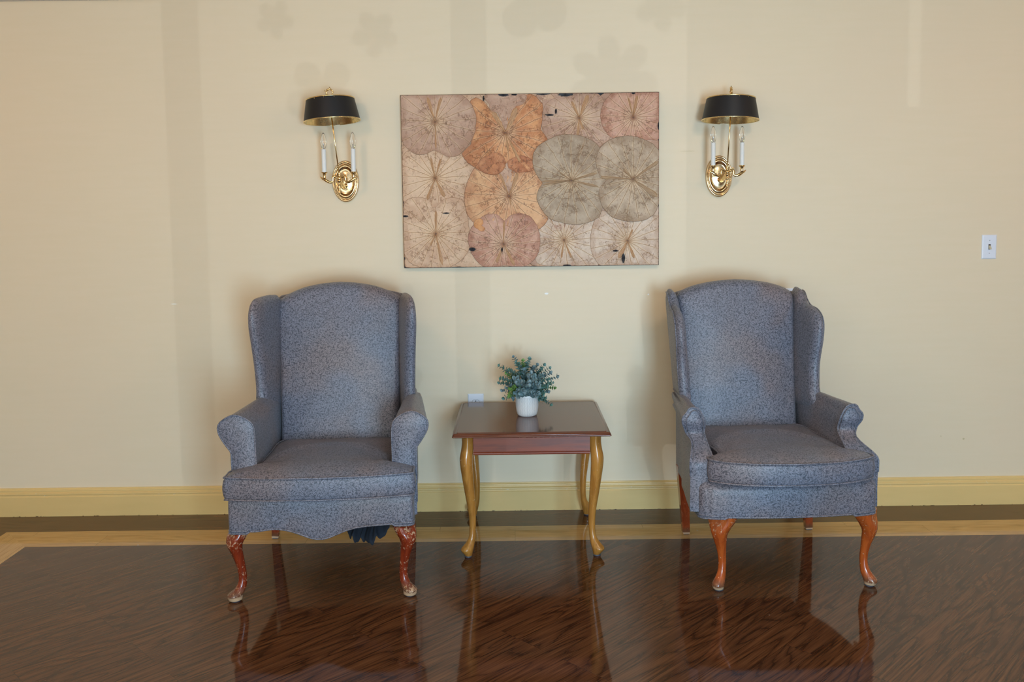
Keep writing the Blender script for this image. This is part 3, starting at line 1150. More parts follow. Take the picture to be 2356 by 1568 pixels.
leg_x, leg_yf, leg_yr = .263, -.240, .250
V, Fc = apron(-.240, .240, -.262, .016)
mesh('apron', V, Fc, 'mahogany_red', table, autosmooth=30, uv=None)
V, Fc = apron(-.240, .240, .255, .016)
mesh('apron', V, Fc, 'mahogany_red', table, autosmooth=30, uv=None)
for s in (-1, 1):
    V, Fc = apron(-.235, .235, s * .276, .016, 'y')
    mesh('apron', V, Fc, 'mahogany_red', table, autosmooth=30, uv=None)
tl = [(.006, .006, .028, .028, 2.2), (.016, .009, .036, .038, 2.2), (.030, .013, .045, .052, 2.2), (.040, .010, .046, .052, 2.2), (.060, -.004, .034, .038, 2.2), (.085, -.014, .027, .028, 2.2),
      (.13, -.017, .027, .027, 2.2), (.19, -.015, .031, .031, 2.3), (.26, -.006, .038, .038, 2.4), (.33, .003, .044, .044, 2.5), (.385, .009, .050, .048, 2.6), (.42, .010, .051, .048, 2.8),
      (.455, .004, .046, .044, 3.2), (.485, .000, .044, .042, 4), (.5185, .000, .044, .042, 5)]
for sx in (-1, 1):
    for yy, sy in ((leg_yf, -1), (leg_yr, 1)):
        V, Fc = cabriole(tl, sx * .8, sy * .6)
        lo = mesh('leg', V, Fc, 'leg_honey', table, loc=(sx * leg_x, yy, 0), uv=None)
        V, Fc = lathe([(.013, 0), (.015, .0015), (.015, .007), (.0, .007)], 20)
        mesh('glide', V, Fc, 'glide', lo, loc=(sx * .006, sy * .005, 0))

# ------------------------------------------------------------------ potted plant
random.seed(11)
plant = empty('potted_plant', (.060, -.325, TH), 0, label='artificial eucalyptus plant with blue-green round leaves in a white herringbone-patterned pot on the end table', cat='plant')
ppf = [(.0, .0), (.036, .0), (.0405, .002), (.0440, .008), (.0475, .020), (.0500, .040), (.0512, .065), (.0508, .088), (.0504, .093), (.0502, .0955), (.0492, .0968), (.0478, .0955), (.0470, .088), (.0465, .078), (0, .078)]
seg = 64
rows, uvs = [], []
for r, h in ppf:
    row = []
    for j in range(seg + 1):
        a = 2 * pi * j / seg
        row.append((r * cos(a), r * sin(a), h))
        uvs.append((j / seg * 2 * pi * .05, h))
    rows.append(row)
V, Fc = grid(rows)
mesh('pot', V, Fc, 'pot', plant, uv=uvs)
V, Fc = lathe([(0, .085), (.02, .086), (.035, .084), (.0472, .081), (.0465, .079)], 32)
mesh('soil', V, Fc, 'soil', plant)


def leafmesh(c, d, up, L, Wd):
    """round-ish cupped leaf from point c along d"""
    d = d.normalized()
    s = d.cross(up)
    if s.length < .1: s = d.cross(Vector((1, 0, 0)))
    s.normalize()
    nn = s.cross(d)
    V, uv = [], []
    rows = 5
    cols = 5
    for i in range(rows):
        t = i / (rows - 1)
        w = Wd * .5 * (sin(pi * (.06 + .90 * t)) ** .62)
        for j in range(cols):
            q = j / (cols - 1) * 2 - 1
            p = c + d * (L * t) + s * (w * q) + nn * (.16 * L * q * q * sin(pi * t) - .10 * L * t * t)
            V.append(tuple(p))
            uv.append((sqrt((2 * t - 1) ** 2 * (1 if t > .5 else .3) + q * q * .8) * .9, j / (cols - 1)))
    Fc = [(i * cols + j, i * cols + j + 1, (i + 1) * cols + j + 1, (i + 1) * cols + j) for i in range(rows - 1) for j in range(cols - 1)]
    return V, Fc, uv


def sprig(tip, mat, big, n):
    base = Vector((random.uniform(-.015, .015), random.uniform(-.015, .015), .08))
    tip = Vector(tip)
    mid = base.lerp(tip, .45) + Vector((0, 0, .028)) - Vector((tip.x, tip.y, 0)) * .10
    P = [base.lerp(mid, t).lerp(mid.lerp(tip, t), t) for t in [k / 14 for k in range(15)]]
    V, Fc = tube(P, [.0014 - .0009 * k / 14 for k in range(15)], 5)
    uv = [(.3, .2)] * len(V)
    mi = [0] * len(Fc)
    for k in range(n):
        t = .30 + .70 * (k / (n - 1)) ** .9
        c = base.lerp(mid, t).lerp(mid.lerp(tip, t), t)
        d = (mid.lerp(tip, t) - base.lerp(mid, t)).normalized()
        s = d.cross(Vector((random.uniform(-1, 1), random.uniform(-1, 1), random.uniform(-1, 1)))).normalized()
        size = big * (1.0 - .52 * t) * random.uniform(.8, 1.25)
        for sg in ((1, -1) if k < n - 1 else (1, -1, 0)):
            dd = (d * .55 + s * sg + Vector((0, -.15, .12))).normalized()
            lv, lf, lu = leafmesh(c, dd, d + Vector((0, .01, 0)), size, size * .92)
            o = len(V)
            V += lv
            uv += lu
            Fc += [tuple(i + o for i in q) for q in lf]
            mi += [1] * len(lf)
    # keep leaves off the table top
    V = [(x, y, max(z, .012)) for x, y, z in V]
    o = mesh('sprig', V, Fc, ['stem', mat], plant, mi=mi, uv=uv)
    return o


tips = [(-.118, -.01, .222), (-.055, .03, .252), (-.045, -.02, .238), (-.015, .02, .235), (.012, .03, .240), (.045, -.01, .222), (.075, .02, .215),
        (.098, .01, .205), (.128, -.02, .172), (.110, -.04, .150), (.118, .00, .120), (.100, -.03, .055), (.088, -.05, .115), (-.112, -.03, .168),
        (-.118, .00, .145), (-.105, -.03, .118), (-.098, -.02, .082), (-.070, -.06, .130), (-.035, -.08, .165), (.010, -.09, .160), (.05, -.08, .150),
        (-.07, .05, .19), (.03, .06, .20), (-.02, -.09, .118), (.045, -.085, .108), (-.075, -.02, .205), (.065, -.05, .185), (-.01, -.03, .205), (.015, -.06, .195), (-.06, -.05, .09), (.075, -.04, .085),
        (-.085, .0, .185), (-.03, .0, .225), (.03, .0, .212), (.062, .01, .20), (.09, -.03, .165), (-.09, -.045, .135), (-.05, -.07, .175), (.03, -.075, .182), (.085, -.06, .14), (-.045, -.085, .11), (.0, .04, .22), (-.1, .03, .16), (.1, .03, .18), (.07, -.06, .11), (-.075, -.06, .105)]
for i, tp in enumerate(tips):
    mat = ['leaf_a', 'leaf_b', 'leaf_a', 'leaf_c', 'leaf_a', 'leaf_b', 'leaf_a'][i % 7]
    inner = abs(tp[0]) < .06 and tp[1] < -.02
    sprig(tp, 'leaf_b' if inner else mat, .036 if inner else .029, 9 if inner else 11)


# ------------------------------------------------------------------ wall sconces
def sconce(loc, yaw, lean, finial_rz, tip, dz, sd_, label):
    root = empty('wall_sconce', loc, 0, label=label, cat='wall lamp', group='brass wall sconces beside the artwork')
    # oval back plate, seen along -Y
    pf = [(.0, .016), (.018, .016), (.026, .0135), (.034, .0120), (.040, .0135), (.043, .018), (.046, .0195), (.049, .017), (.0500, .0145), (.0545, .0145),
          (.056, .017), (.0585, .018), (.061, .015), (.062, .008), (.062, .0)]
    V, Fc = lathe(pf, 64, 1, 1.56, 'y')
    bp = mesh('back_plate', V, Fc, 'brass_plate', root)
    parts = []
    for k in range(72):
        a = 2 * pi * k / 72
        c = Vector((.0522 * cos(a), -.0155, .0522 * 1.56 * sin(a)))
        parts.append(xf(lathe([(0, -.0021), (.0018, -.001), (.0021, 0), (.0018, .001), (0, .0021)], 6), lambda x, y, z, c=c, a=a: (c.x + x * cos(a) - z * sin(a), c.y + y, c.z + x * sin(a) + z * cos(a))))
    V, Fc = join(*parts)
    mesh('rope_border', V, Fc, 'brass_plate', bp)
    # arm assembly turned by yaw about the vertical
    R = Matrix.Rotation(yaw, 4, 'Z')
    hub = Vector((0, -.118, .018))
    def tw(v): return tuple(R @ Vector((v[0], v[1], v[2] + dz)))
    def wm(vf): return [tw(v) for v in vf[0]], vf[1]
    # neck from plate to hub
    neck = catmull([(0, -.012, -.012), (0, -.04, -.018), (0, -.08, -.004), (0, -.112, .014)], 6)
    V, Fc = wm(join(tube(neck, [.012 - .006 * i / (len(neck) - 1) for i in range(len(neck))], 12),
                    xf(lathe([(.0, -.010), (.008, -.009), (.011, 0), (.008, .009), (0, .010)], 16), lambda x, y, z: (x, y - .118, z + .018))))
    mesh('stem', V, Fc, 'brass', root)
    # lower finial
    fin = [(.0, -.066), (.0035, -.064), (.0052, -.058), (.0030, -.053), (.0045, -.040), (.0062, -.034), (.0035, -.030), (.0078, -.026), (.0078, -.022), (.0040, -.018), (.006, -.012), (.009, -.006), (.009, 0), (0, .001)]
    V, Fc = wm(xf(lathe(fin, 16), lambda x, y, z: (x, y - .118, z + .012)))
    mesh('lower_finial', V, Fc, 'brass', root)
    # candle arms
    for s in (-1, 1):
        pts = [(0, -.118, .018), (s * .014, -.118, .024), (s * .026, -.118, .026), (s * .029, -.119, .018), (s * .030, -.120, .006), (s * .042, -.121, .001), (s * .055, -.122, .006), (s * .068, -.122, .014), (s * .078, -.122, .019), (s * .087, -.122, .027)]
        pth = catmull(pts, 6)
        n = len(pth)
        rad = [.0048 + .0022 * sin(pi * (i / (n - 1)) * 2.2) ** 2 if i < n - 8 else lerp(.005, .0010, (i - (n - 8)) / 7) for i in range(n)]
        curl = catmull([(s * .027, -.119, .024), (s * .021, -.120, .032), (s * .025, -.121, .037), (s * .030, -.121, .033)], 5)
        V, Fc = wm(join(tube(pth, rad, 10), tube(curl, .0026, 8), tube([(s * .030, -.12, .006), (s * .037, -.121, -.003), (s * .045, -.121, -.002)], [.003, .0035, .001], 8)))
        arm = mesh('arm', V, Fc, 'brass', root)
        cx = s * .0675
        cup = [(.0, .014), (.006, .015), (.0066, .024), (.0068, .036), (.0095, .041), (.0142, .044), (.0142, .0465), (.0108, .048), (0, .048)]
        V, Fc = wm(xf(lathe(cup, 24), lambda x, y, z: (x + cx, y - .122, z)))
        mesh('candle_cup', V, Fc, 'brass', arm)
        V, Fc = wm(xf(lathe([(.0, .046), (.0104, .046), (.0104, .149), (.0096, .1505), (0, .1505)], 24), lambda x, y, z: (x + cx, y - .122, z)))
        cd = mesh('candle_sleeve', V, Fc, 'candle', root, autosmooth=50)
        blb = [(.0062, .150), (.0080, .154), (.0115, .163), (.0132, .174), (.0133, .184), (.0120, .196), (.0096, .207), (.0066, .216), (.0036, .2225), (.0016, .2260 + tip), (0, .2268 + tip * 1.4)]
        inb = [(r * .93, h) for r, h in blb[:-2]]
        V, Fc = wm(xf(join(lathe(blb, 24, cap=False), xf(lathe(inb + [(0, .2215)], 24, cap=False), lambda x, y, z: (x, y, z))), lambda x, y, z: (x + cx, y - .122, z)))
        bl = mesh('bulb', V, Fc, 'glass', root, uv=None)
        V, Fc = wm(xf(join(lathe([(0, .150), (.0034, .151), (.0022, .158), (.0014, .166), (.0026, .170), (.0014, .173), (0, .174)], 10),
                           tube([(.003, 0, .172), (.0045, 0, .184), (0, .002, .190), (-.0045, 0, .184), (-.003, 0, .172)], .0005, 5)), lambda x, y, z: (x + cx, y - .122, z)))
        mesh('filament', V, Fc, 'filament', bl, uv=None)
    # rod with its lean
    hubp = Vector((0, -.118, .030))
    topp = hubp + Vector((lean * .345, -.012, .345))
    rod = [tuple(hubp.lerp(topp, t)) for t in (0, .5, 1)]
    beads = xf(lathe([(.0, -.006), (.006, -.004), (.0072, .002), (.005, .007), (.0066, .011), (.006, .015), (.0035, .019), (0, .019)], 14), lambda x, y, z: (x, y - .118, z + .030))
    V, Fc = wm(join(tube(rod, .0031, 10), beads))
    mesh('rod', V, Fc, 'brass', root)
    # shade
    ax = (topp - hubp).normalized()
    sb = hubp + ax * sd_
    q = Vector((0, 0, 1)).rotation_difference((ax + Vector((0, .075, .35))).normalized()).to_matrix()
    def onsh(vf): return [tw(tuple(sb + q @ Vector(v))) for v in vf[0]], vf[1]
    V, Fc = onsh(lathe([(.1245, 0), (.1265, .0), (.1078, .0965), (.1063, .0965)], 64, cap=False))
    sh = mesh('shade', V, Fc, 'black_shade', root, autosmooth=50)
    V, Fc = onsh(lathe([(.1260, -.0010), (.1242, .001), (.1053, .094), (.0, .094)], 64, cap=False))
    mesh('shade_lining', V, Fc, 'gold_lining', sh, autosmooth=50)
    V, Fc = onsh(join(lathe([(.1250, .0), (.1255, -.0024), (.1285, -.0020), (.1288, .0015), (.1268, .0025)], 64, cap=False)))
    mesh('lower_rim', V, Fc, 'gold_lining', sh)
    V, Fc = onsh(lathe([(0, .0985), (.09, .0985), (.1053, .0998), (.1093, .1000), (.1103, .0975), (.1088, .0950), (.1073, .095)], 64, cap=False))
    mesh('shade_cap', V, Fc, 'gold_lining', sh)
    for k in range(3):
        a = -pi / 2 + (k - 1) * .42
        c = Vector((.1084 * cos(a), .1084 * sin(a), .092))
        V, Fc = onsh(xf(lathe([(0, -.0018), (.0015, -.001), (.0018, 0), (.0015, .001), (0, .0018)], 8), lambda x, y, z, c=c: (x + c.x, y + c.y, z + c.z)))
        mesh('rivet', V, Fc, 'brass', sh)
    # crown finial: wreath ring on a ball
    cr, sr = cos(finial_rz), sin(finial_rz)
    ring = []
    nn = 30
    pthr, rad = [], []
    for k in range(nn):
        a = 2 * pi * k / nn
        rr_ = .0150 + .0012 * sin(6 * a)
        pthr.append((rr_ * sin(a), .0012 * sin(5 * a), .1290 + rr_ * cos(a)))
        rad.append(.0030 + .0011 * sin(9 * a) + (.0012 if cos(a) > .6 else 0))
    fr = join(tube(pthr, rad, 8, closed=True), tube([(-.014, 0, .134), (-.021, 0, .137), (-.0215, 0, .143)], [.003, .0025, .0006], 6),
              tube([(0, 0, .144), (.002, 0, .150), (0, 0, .155)], [.004, .003, .0006], 6),
              lathe([(0, .098), (.006, .099), (.0075, .103), (.005, .1065), (.0065, .109), (.004, .1125), (0, .113)], 14))
    fr = xf(fr, lambda x, y, z: (x * cr - y * sr, x * sr + y * cr, z))
    V, Fc = onsh(fr)
    mesh('top_finial', V, Fc, 'brass', root)
    return root


sconce((-.771, 0, 1.584), radians(-4), -.095, 0, 0, -.008, .246, 'brass two-candle wall sconce with black shade, left of the leaf artwork')
sconce((.973, 0, 1.586), radians(6), .045, radians(82), .006, -.003, .220, 'brass two-candle wall sconce with black shade, right of the leaf artwork')


# ------------------------------------------------------------------ leaf artwork
PX0, PX1, PZ0, PZ1, PT = -.504, .690, 1.176, 1.975, .028
art = empty('leaf_artwork', ((PX0 + PX1) / 2, 0, (PZ0 + PZ1) / 2), 0, label='large rectangular wall art of overlapping pressed lotus leaves in peach, orange and grey', cat='artwork')
AW, AH = PX1 - PX0, PZ1 - PZ0
V, Fc = box(-AW / 2, AW / 2, -PT, -.002, -AH / 2, AH / 2)
bd = mesh('board', V, Fc, ['board', 'board_edge'], art, smooth=False, mi=[1, 1, 1, 1, 1, 1], uv=None)
for p in bd.data.polygons:
    p.material_index = 0 if p.normal.y < -.9 else 1
T_PINK = ('pinkish_lotus_leaf', lin(198, 163, 138), lin(180, 141, 117), lin(154, 107, 72), lin(212, 167, 138))
T_ROSE = ('rose_lotus_leaf', lin(202, 155, 129), lin(182, 127, 98), lin(144, 89, 62), lin(218, 177, 160))
T_OR = ('orange_lotus_leaf', lin(216, 153, 98), lin(190, 119, 67), lin(132, 71, 33), lin(226, 175, 127))
T_OR2 = ('light_orange_lotus_leaf', lin(220, 169, 121), lin(204, 145, 98), lin(144, 83, 45), lin(230, 183, 138))
T_PE = ('peach_lotus_leaf', lin(218, 185, 153), lin(206, 169, 138), lin(168, 115, 72), lin(226, 189, 162))
T_GR = ('grey_lotus_leaf', lin(182, 159, 133), lin(156, 133, 106), lin(144, 103, 66), lin(190, 169, 144))
T_GR2 = ('pale_grey_lotus_leaf', lin(192, 167, 140), lin(164, 139, 110), lin(136, 95, 60), lin(200, 179, 155))
T_WH = ('whitish_sheen_lotus_leaf', lin(214, 191, 169), lin(198, 169, 146), lin(164, 117, 76), lin(220, 203, 190))  # whitish colour includes sheen painted into the two lower-right leaves
T_DOR = ('burnt_orange_lotus_leaf', lin(204, 140, 90), lin(178, 108, 64), lin(116, 64, 34), lin(212, 154, 106))
T_BLK = ('bare_board', lin(38, 36, 42), lin(30, 30, 36), lin(20, 20, 24), lin(48, 44, 46))
LM = {}
for tt in (T_PINK, T_ROSE, T_OR, T_OR2, T_PE, T_GR, T_GR2, T_WH, T_DOR, T_BLK):
    LM[tt[0]] = m_lotus(*tt)
    LM[tt[0] + '_scrap'] = m_lotus(tt[0] + '_scrap', *tt[1:], hub=False)


def a2l(x, y):
    """trace coordinates -> board coordinates (metres, board centre origin)"""
    u = (x - (78 + (y - 100) / 1425 * 34)) / (2119 - (y - 100) / 1425 * 34)
    v = (y - (103 - 30 * u)) / 1424
    return ((u - .5) * AW, (.5 - v) * AH)


FOLDS = []


def leaf(centre, pts, tone, order, rough=.010, seed=0, scrap=False):
    cx, cz = a2l(*centre)
    P = []
    for p in pts:
        x, z = a2l(*p)
        P.append((atan2(z - cz, x - cx), sqrt((x - cx) ** 2 + (z - cz) ** 2)))
    P.sort()
    n = len(P)
    N = 260
    ex, ez = AW / 2 - .0015, AH / 2 - .0015
    angs = [-pi + 2 * pi * i / N for i in range(N)]
    for qx, qz in ((-ex, -ez), (ex, -ez), (ex, ez), (-ex, ez)):
        angs.append(atan2(qz - cz, qx - cx))
    angs.sort()
    rad = []
    for a in angs:
        k = 0
        while k < n and P[k][0] < a: k += 1
        i1, i2 = (k - 1) % n, k % n
        i0, i3 = (i1 - 1) % n, (i2 + 1) % n
        a1, a2 = P[i1][0], P[i2][0]
        if a2 <= a1: a2 += 2 * pi
        aa = a + (2 * pi if a < a1 - 1e-9 else 0)
        t = max(0, min(1, (aa - a1) / max(1e-6, a2 - a1)))
        p0, p1, p2, p3 = P[i0][1], P[i1][1], P[i2][1], P[i3][1]
        cub = .5 * (2 * p1 + (p2 - p0) * t + (2 * p0 - 5 * p1 + 4 * p2 - p3) * t * t + (3 * p1 - p0 - 3 * p2 + p3) * t ** 3)
        r = lerp(lerp(p1, p2, t), cub, .6)
        r *= 1 + rough * (noise.noise(Vector((cos(a) * 6, sin(a) * 6, seed))) + .8 * noise.noise(Vector((cos(a) * 22, sin(a) * 22, seed + 5))) + .5 * noise.noise(Vector((cos(a) * 60, sin(a) * 60, seed + 9))))
        c, s = cos(a), sin(a)
        lim = min((ex - cx) / c if c > 1e-6 else (-ex - cx) / c if c < -1e-6 else 9, (ez - cz) / s if s > 1e-6 else (-ez - cz) / s if s < -1e-6 else 9)
        lim *= 1 - max(0, (.022 if scrap else .015) * noise.noise(Vector((cos(a) * 30, sin(a) * 30, seed + 2))))
        rad.append(min(r, lim))
    y0 = -.0004 - order * .0009
    rows = []
    S_ = [.03, .1, .2, .32, .45, .58, .7, .8, .88, .94, .975, .993, 1.0]
    for s in S_:
        row = []
        for a, r in zip(angs, rad):
            x, z = cos(a) * r * s, sin(a) * r * s
            h = .0010 * noise.noise(Vector((x * 22, z * 22, seed))) + .0006 * noise.noise(Vector((x * 70, z * 70, seed))) + .0006 * abs(sin(a * 10.5 + seed))
            if s > .985: h += .0005
            row.append((x, y0 - .0008 - h * min(1, s * 3), z))
        rows.append(row)
    rows.append([(x, y0 + .0008 - .0002, z) for x, _, z in rows[-1]])
    V, Fc = grid(rows, closed_u=True, cap0=True)
    FOLDS.append((centre, y0)) if not scrap else None
    uvl = [(s_, 0.) for s_ in S_ + [1.0] for _ in angs]
    o = mesh('leaf_scrap' if scrap else 'lotus_leaf', V, Fc, LM[tone[0] + ('_scrap' if scrap else '')], art, uv=uvl, loc=(cx, -PT, cz))
    return o


# tone patches that fill between the leaves
def sheet(x0, y0, x1, y1, tone, seed):
    c = ((x0 + x1) / 2, (y0 + y1) / 2)
    leaf(c, [(x0, y0), (c[0], y0), (x1, y0), (x1, c[1]), (x1, y1), (c[0], y1), (x0, y1), (x0, c[1])], tone, .0, .05, seed, True)


sheet(70, 110, 760, 700, T_PE, 31)
sheet(560, 112, 1330, 620, T_PE, 32)
sheet(1180, 110, 2200, 700, T_PINK, 33)
sheet(92, 520, 1250, 1080, T_PE, 34)
sheet(100, 1000, 1300, 1515, T_PE, 35)
sheet(1180, 560, 2200, 1500, T_PINK, 36)
leaf((1543, 285), [(1543, 90), (1620, 90), (1700, 90), (1745, 150), (1740, 260), (1760, 350), (1800, 440), (1730, 520), (1600, 470), (1450, 470), (1330, 480), (1265, 440), (1235, 350), (1240, 250), (1280, 160), (1400, 110)], T_PINK, 1, seed=1)
leaf((1985, 280), [(2000, 60), (2200, 60), (2210, 280), (2190, 460), (2120, 460), (2000, 470), (1900, 460), (1800, 440), (1740, 370), (1715, 260), (1750, 150), (1820, 80)], T_ROSE, 2, seed=2)
leaf((1420, 1290), [(1420, 1120), (1600, 1110), (1690, 1090), (1680, 1200), (1660, 1300), (1680, 1420), (1700, 1500), (1550, 1520), (1400, 1520), (1300, 1510), (1195, 1480), (1185, 1400), (1200, 1300), (1180, 1200), (1290, 1090)], T_WH, 1, seed=3)
leaf((1940, 1295), [(1940, 1095), (2100, 1070), (2190, 1000), (2215, 1200), (2215, 1400), (2190, 1510), (2050, 1520), (1850, 1520), (1720, 1500), (1660, 1430), (1635, 1300), (1650, 1180), (1720, 1050), (1820, 1060)], T_WH, 2, seed=4)
leaf((365, 780), [(365, 540), (480, 560), (620, 570), (690, 680), (640, 850), (630, 950), (500, 1010), (365, 1020), (200, 1010), (95, 960), (70, 780), (85, 640), (130, 560), (230, 540)], T_PE, 1, seed=5)
leaf((970, 925), [(890, 720), (950, 640), (1060, 700), (1175, 700), (1250, 830), (1250, 960), (1250, 1050), (1290, 1110), (1215, 1200), (1100, 1180), (930, 1170), (780, 1150), (690, 1150), (630, 1090), (607, 1000), (607, 880), (640, 780), (700, 680), (800, 700)], T_OR2, 2, seed=6)
leaf((958, 770), [(888, 735), (900, 700), (955, 650), (1005, 700), (1018, 738), (1000, 800), (978, 880), (966, 915), (948, 880), (915, 800)], T_PINK, 2.6, .02, 16, True)
leaf((720, 1165), [(690, 1130), (745, 1115), (760, 1150), (745, 1170), (775, 1195), (755, 1220), (715, 1200), (680, 1165)], T_OR, 4.3, .02, 26, True)
leaf((370, 1240), [(352, 1035), (385, 1000), (440, 950), (520, 938), (590, 965), (620, 1060), (640, 1180), (655, 1330), (600, 1440), (500, 1510), (420, 1530), (330, 1530), (240, 1520), (140, 1460), (95, 1300), (95, 1150), (95, 1040), (130, 962), (220, 935), (310, 955)], T_PE, 2, seed=7)
leaf((925, 1325), [(930, 1130), (985, 1085), (1060, 1065), (1150, 1100), (1210, 1200), (1225, 1300), (1200, 1420), (1120, 1500), (1020, 1512), (940, 1500), (880, 1512), (750, 1505), (680, 1430), (640, 1330), (640, 1230), (700, 1140), (770, 1085), (860, 1072)], T_ROSE, 3, seed=8)
leaf((938, 405), [(770, 160), (830, 240), (870, 300), (935, 345), (990, 230), (1030, 190), (1090, 110), (1150, 90), (1240, 170), (1240, 260), (1230, 380), (1285, 470), (1200, 560), (1165, 610), (1170, 710), (1080, 727), (990, 712), (950, 650), (890, 742), (800, 747), (690, 690), (620, 640), (583, 580), (660, 500), (700, 330), (670, 220), (650, 150), (700, 120)], T_OR, 3, .014, seed=9)
leaf((945, 170), [(762, 108), (850, 96), (1000, 96), (1112, 104), (1085, 175), (1030, 190), (1005, 232), (975, 300), (942, 385), (905, 300), (872, 245), (830, 238), (800, 170)], T_PINK, 3.6, .02, 41, True)
leaf((850, 660), [(800, 590), (880, 570), (940, 640), (930, 700), (880, 742), (800, 748), (740, 720), (720, 660)], T_DOR, 3.7, .02, 42, True)
leaf((1075, 660), [(960, 640), (1010, 610), (1100, 600), (1165, 640), (1172, 705), (1090, 727), (1000, 715), (962, 690)], T_DOR, 3.8, .02, 43, True)
for (bx, bz, bw, bh) in ((670, 1368, 26, 15), (1840, 1378, 22, 7), (1905, 1440, 13, 38), (1300, 262, 34, 7), (1352, 232, 8, 20), (922, 100, 42, 12), (1010, 98, 22, 7), (1430, 96, 60, 14),
                         (1245, 92, 60, 6), (120, 1094, 26, 7), (912, 1370, 6, 20), (1985, 84, 14, 8), (760, 130, 6, 22), (455, 1068, 26, 5), (1445, 1502, 34, 8), (560, 1520, 60, 5), (2190, 350, 5, 30)):
    leaf((bx, bz), [(bx + bw * cos(a_ * pi / 12), bz + bh * sin(a_ * pi / 12)) for a_ in range(24)], T_BLK, 7, .22, bx, True)
leaf((362, 320), [(362, 60), (480, 70), (580, 100), (650, 160), (692, 240), (700, 330), (680, 430), (620, 530), (540, 598), (470, 605), (410, 575), (352, 552), (270, 587), (200, 580), (120, 520), (85, 440), (60, 320), (60, 200), (100, 60), (250, 40)], T_PINK, 4, seed=10)
leaf((1478, 798), [(1465, 420), (1560, 430), (1650, 470), (1720, 540), (1730, 620), (1745, 720), (1775, 790), (1740, 850), (1730, 930), (1735, 1020), (1700, 1100), (1600, 1150), (1480, 1160), (1380, 1140), (1300, 1110), (1230, 1030), (1195, 950), (1210, 870), (1242, 820), (1200, 760), (1165, 680), (1165, 590), (1200, 520), (1290, 460), (1370, 428)], T_GR, 5, seed=11)
leaf((1982, 785), [(1950, 430), (2050, 450), (2150, 500), (2200, 560), (2215, 700), (2215, 900), (2190, 1000), (2150, 1080), (2060, 1128), (1920, 1130), (1800, 1090), (1730, 1010), (1705, 920), (1712, 860), (1762, 795), (1700, 740), (1678, 650), (1690, 570), (1740, 500), (1830, 445)], T_GR2, 6, seed=12)

# crumpled folds running out from the vein centres
FOLDMAT = []
for nm, ca, cb in (('brown', (136, 88, 50), (208, 164, 120)), ('olive', (118, 86, 56), (186, 154, 118))):
    t = NT('leaf_fold_' + nm)
    fn = t.noise(t.mapping(t.uv(), (480, 22, 1)), 1.0, 4, .7, .5).outputs['Fac']
    t.bump(fn, .5, .0015)
    FOLDMAT.append(t.set(Base_Color=t.ramp(fn, [(.36, lin(*ca)), (.60, lin(*cb))]), Roughness=.6))
random.seed(21)
for c, kind, tips_ in (((362, 320), 0, [(300, 120, 15), (412, 120, 13), (370, 540, 7)]), ((938, 405), 0, [(832, 235, 22), (1030, 205, 26), (965, 560, 10), (1062, 650, 13)]),
                       ((970, 925), 0, [(895, 740, 12), (1040, 738, 18), (985, 1000, 7)]), ((1543, 285), 0, [(1480, 150, 12), (1615, 100, 20), (1530, 430, 12), (1575, 380, 10)]),
                       ((1985, 280), 0, [(1945, 120, 9), (2015, 100, 14)]), ((365, 780), 0, [(328, 610, 10), (412, 620, 10), (300, 960, 13), (440, 935, 16)]),
                       ((370, 1240), 0, [(372, 1050, 12), (325, 1340, 9), (425, 1500, 14)]), ((925, 1325), 0, [(930, 1135, 9), (868, 1480, 14), (1012, 1500, 15)]),
                       ((1478, 798), 1, [(1240, 806, 9), (1242, 832, 9), (1690, 735, 14), (1700, 850, 12), (1380, 730, 5)]),
                       ((1982, 785), 1, [(1715, 772, 14), (2190, 640, 16), (2180, 930, 24), (1900, 700, 9)]), ((1420, 1290), 0, [(1398, 1440, 9), (1480, 1440, 10)]),
                       ((1940, 1295), 0, [(1868, 1440, 20), (1995, 1440, 12), (1982, 1200, 9)])):
    yb = dict(FOLDS)[c]
    x0, z0_ = a2l(*c)
    for tx_, tz_, w_ in tips_:
        x1, z1_ = a2l(tx_, tz_)
        d = Vector((x1 - x0, 0, z1_ - z0_))
        L = d.length
        d.normalize()
        nrm = Vector((-d.z, 0, d.x))
        W_ = w_ / 2085 * AW
        rows, uvs = [], []
        for i in range(25):
            t_ = .02 + .98 * i / 24
            wd = W_ * (.12 + .88 * sin(min(1, t_ * 1.15) * pi * .5) ** 1.3) * (1 - .8 * max(0, (t_ - .82) / .18) ** 2)
            wig = .12 * W_ * noise.noise(Vector((t_ * 6, x0 * 9, w_)))
            row = []
            for j in range(7):
                q = (j / 6 - .5) * 2
                rg_ = noise.noise(Vector((q * 3, t_ * 9, w_ + x0))) * .35
                p_ = d * (L * t_) + nrm * (wd * q * (1 + rg_ * .5) + wig)
                h_ = .0004 + .0022 * max(0, 1 - q * q) * (1 + rg_)
                if abs(q) > .99: h_ = -.0002
                row.append((p_.x, -h_, p_.z))
                uvs.append((q * wd, t_ * L))
            rows.append(row)
        V, Fc = grid(rows)
        mesh('leaf_fold', V, Fc, FOLDMAT[kind], art, uv=uvs, loc=(x0, -PT + yb - .0010, z0_))


# ------------------------------------------------------------------ switch, outlet, plate
def plate(parent, w, h, d=.006):
    rows = []
    for ins, y in ((0, 0), (0, -.002), (.0012, -.0038), (.0050, -d), ):
        rows.append([(-w / 2 + ins, y, -h / 2 + ins), (w / 2 - ins, y, -h / 2 + ins), (w / 2 - ins, y, h / 2 - ins), (-w / 2 + ins, y, h / 2 - ins)])
    V, Fc = grid(rows, closed_u=True, cap0=True, cap1=True)
    o = mesh('cover_plate', V, Fc, 'white_plastic', parent, smooth=False, uv=None)
    mod_bevel(o, .0007, 2, 15)
    return o


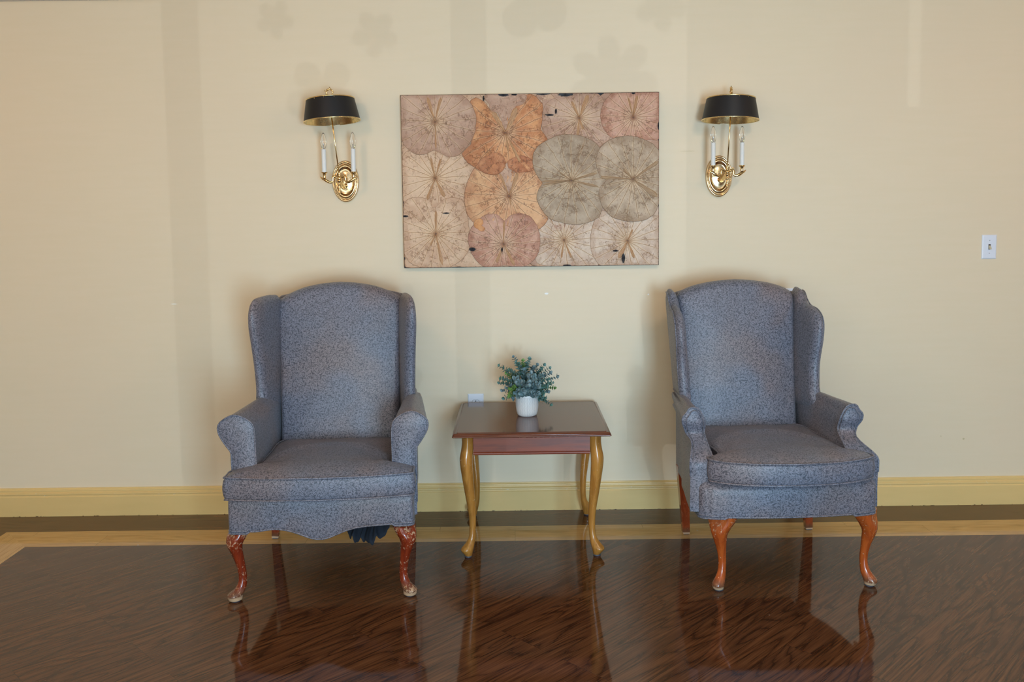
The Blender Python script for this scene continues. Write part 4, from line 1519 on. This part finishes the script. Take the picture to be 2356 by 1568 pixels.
def screw(parent, x, z, d=.006):
    V, Fc = lathe([(.0, d + .0016), (.0022, d + .0014), (.0033, d + .0002), (.0033, d - .001)], 16, axis='y', cap=False)
    o = mesh('screw', V, Fc, 'screw', parent, loc=(x, 0, z), uv=None)
    V, Fc = box(-.0024, .0024, -d - .0019, -d - .0012, -.0004, .0004)
    mesh('slot', V, Fc, 'slot', o, smooth=False, uv=None)


sw = empty('light_switch', (2.2505, 0, 1.2405), 0, label='white toggle light switch on the wall to the right', cat='light switch')
plate(sw, .0695, .1135)
screw(sw, 0, .030)
screw(sw, 0, -.030)
V, Fc = join(box(-.0052, .0052, -.0066, -.004, -.012, .012))
mesh('toggle_surround', V, Fc, 'slot', sw, smooth=False, uv=None)
rows = [[(-w_, y, z - hh), (w_, y, z - hh), (w_, y, z + hh), (-w_, y, z + hh)] for w_, y, z, hh in ((.0045, -.006, -.001, .0085), (.0042, -.009, -.002, .006), (.0036, -.020, -.0075, .0035), (.0030, -.021, -.008, .0028))]
V, Fc = grid(rows, closed_u=True, cap0=True, cap1=True)
mod_bevel(mesh('toggle', V, Fc, 'ivory_plastic', sw, smooth=False, uv=None), .0006, 2)

ou = empty('wall_outlet', (-.1800, 0, .5080), 0, label='white wall outlet half hidden behind the end table top', cat='outlet')
plate(ou, .076, .124)
for zz in (.0195, -.0195):
    ring = []
    for k in range(48):
        a = 2 * pi * k / 48
        ring.append((.0172 * cos(a), max(-.0135, min(.0135, .0172 * sin(a)))))
    V = [(x, -.006, z) for x, z in ring] + [(x * .97, -.0078, z * .97) for x, z in ring]
    Fc = [tuple(range(48, 96))] + [(i, (i + 1) % 48, 48 + (i + 1) % 48, 48 + i) for i in range(48)]
    rc = mesh('receptacle', V, Fc, 'white_plastic', ou, smooth=False, loc=(0, 0, zz), uv=None)
    V = [(x * 1.05, -.0061, z * 1.06) for x, z in ring]
    V2 = [(x * 1.0, -.0063, z * 1.0) for x, z in ring]
    Vg, Fg = V + V2, [(i, (i + 1) % 48, 48 + (i + 1) % 48, 48 + i) for i in range(48)]
    mesh('gap', Vg, Fg, 'slot', rc, smooth=False, uv=None)
    V, Fc = join(box(-.0075, -.0055, -.0082, -.0076, -.007, .001), box(.0055, .0075, -.0082, -.0076, -.007, .001),
                 xf(lathe([(0, .0082), (.0026, .0082), (.0026, .0076)], 14, axis='y', cap=False), lambda x, y, z: (x, y, z + .0078)))
    mesh('socket_holes', V, Fc, 'slot', rc, smooth=False, uv=None)
screw(ou, 0, 0)

wp = empty('blank_wall_plate', (1.328, 0, 1.000), 0, label='white wall plate whose corner peeks out behind the right armchair back', cat='wall plate')
plate(wp, .0695, .1135)
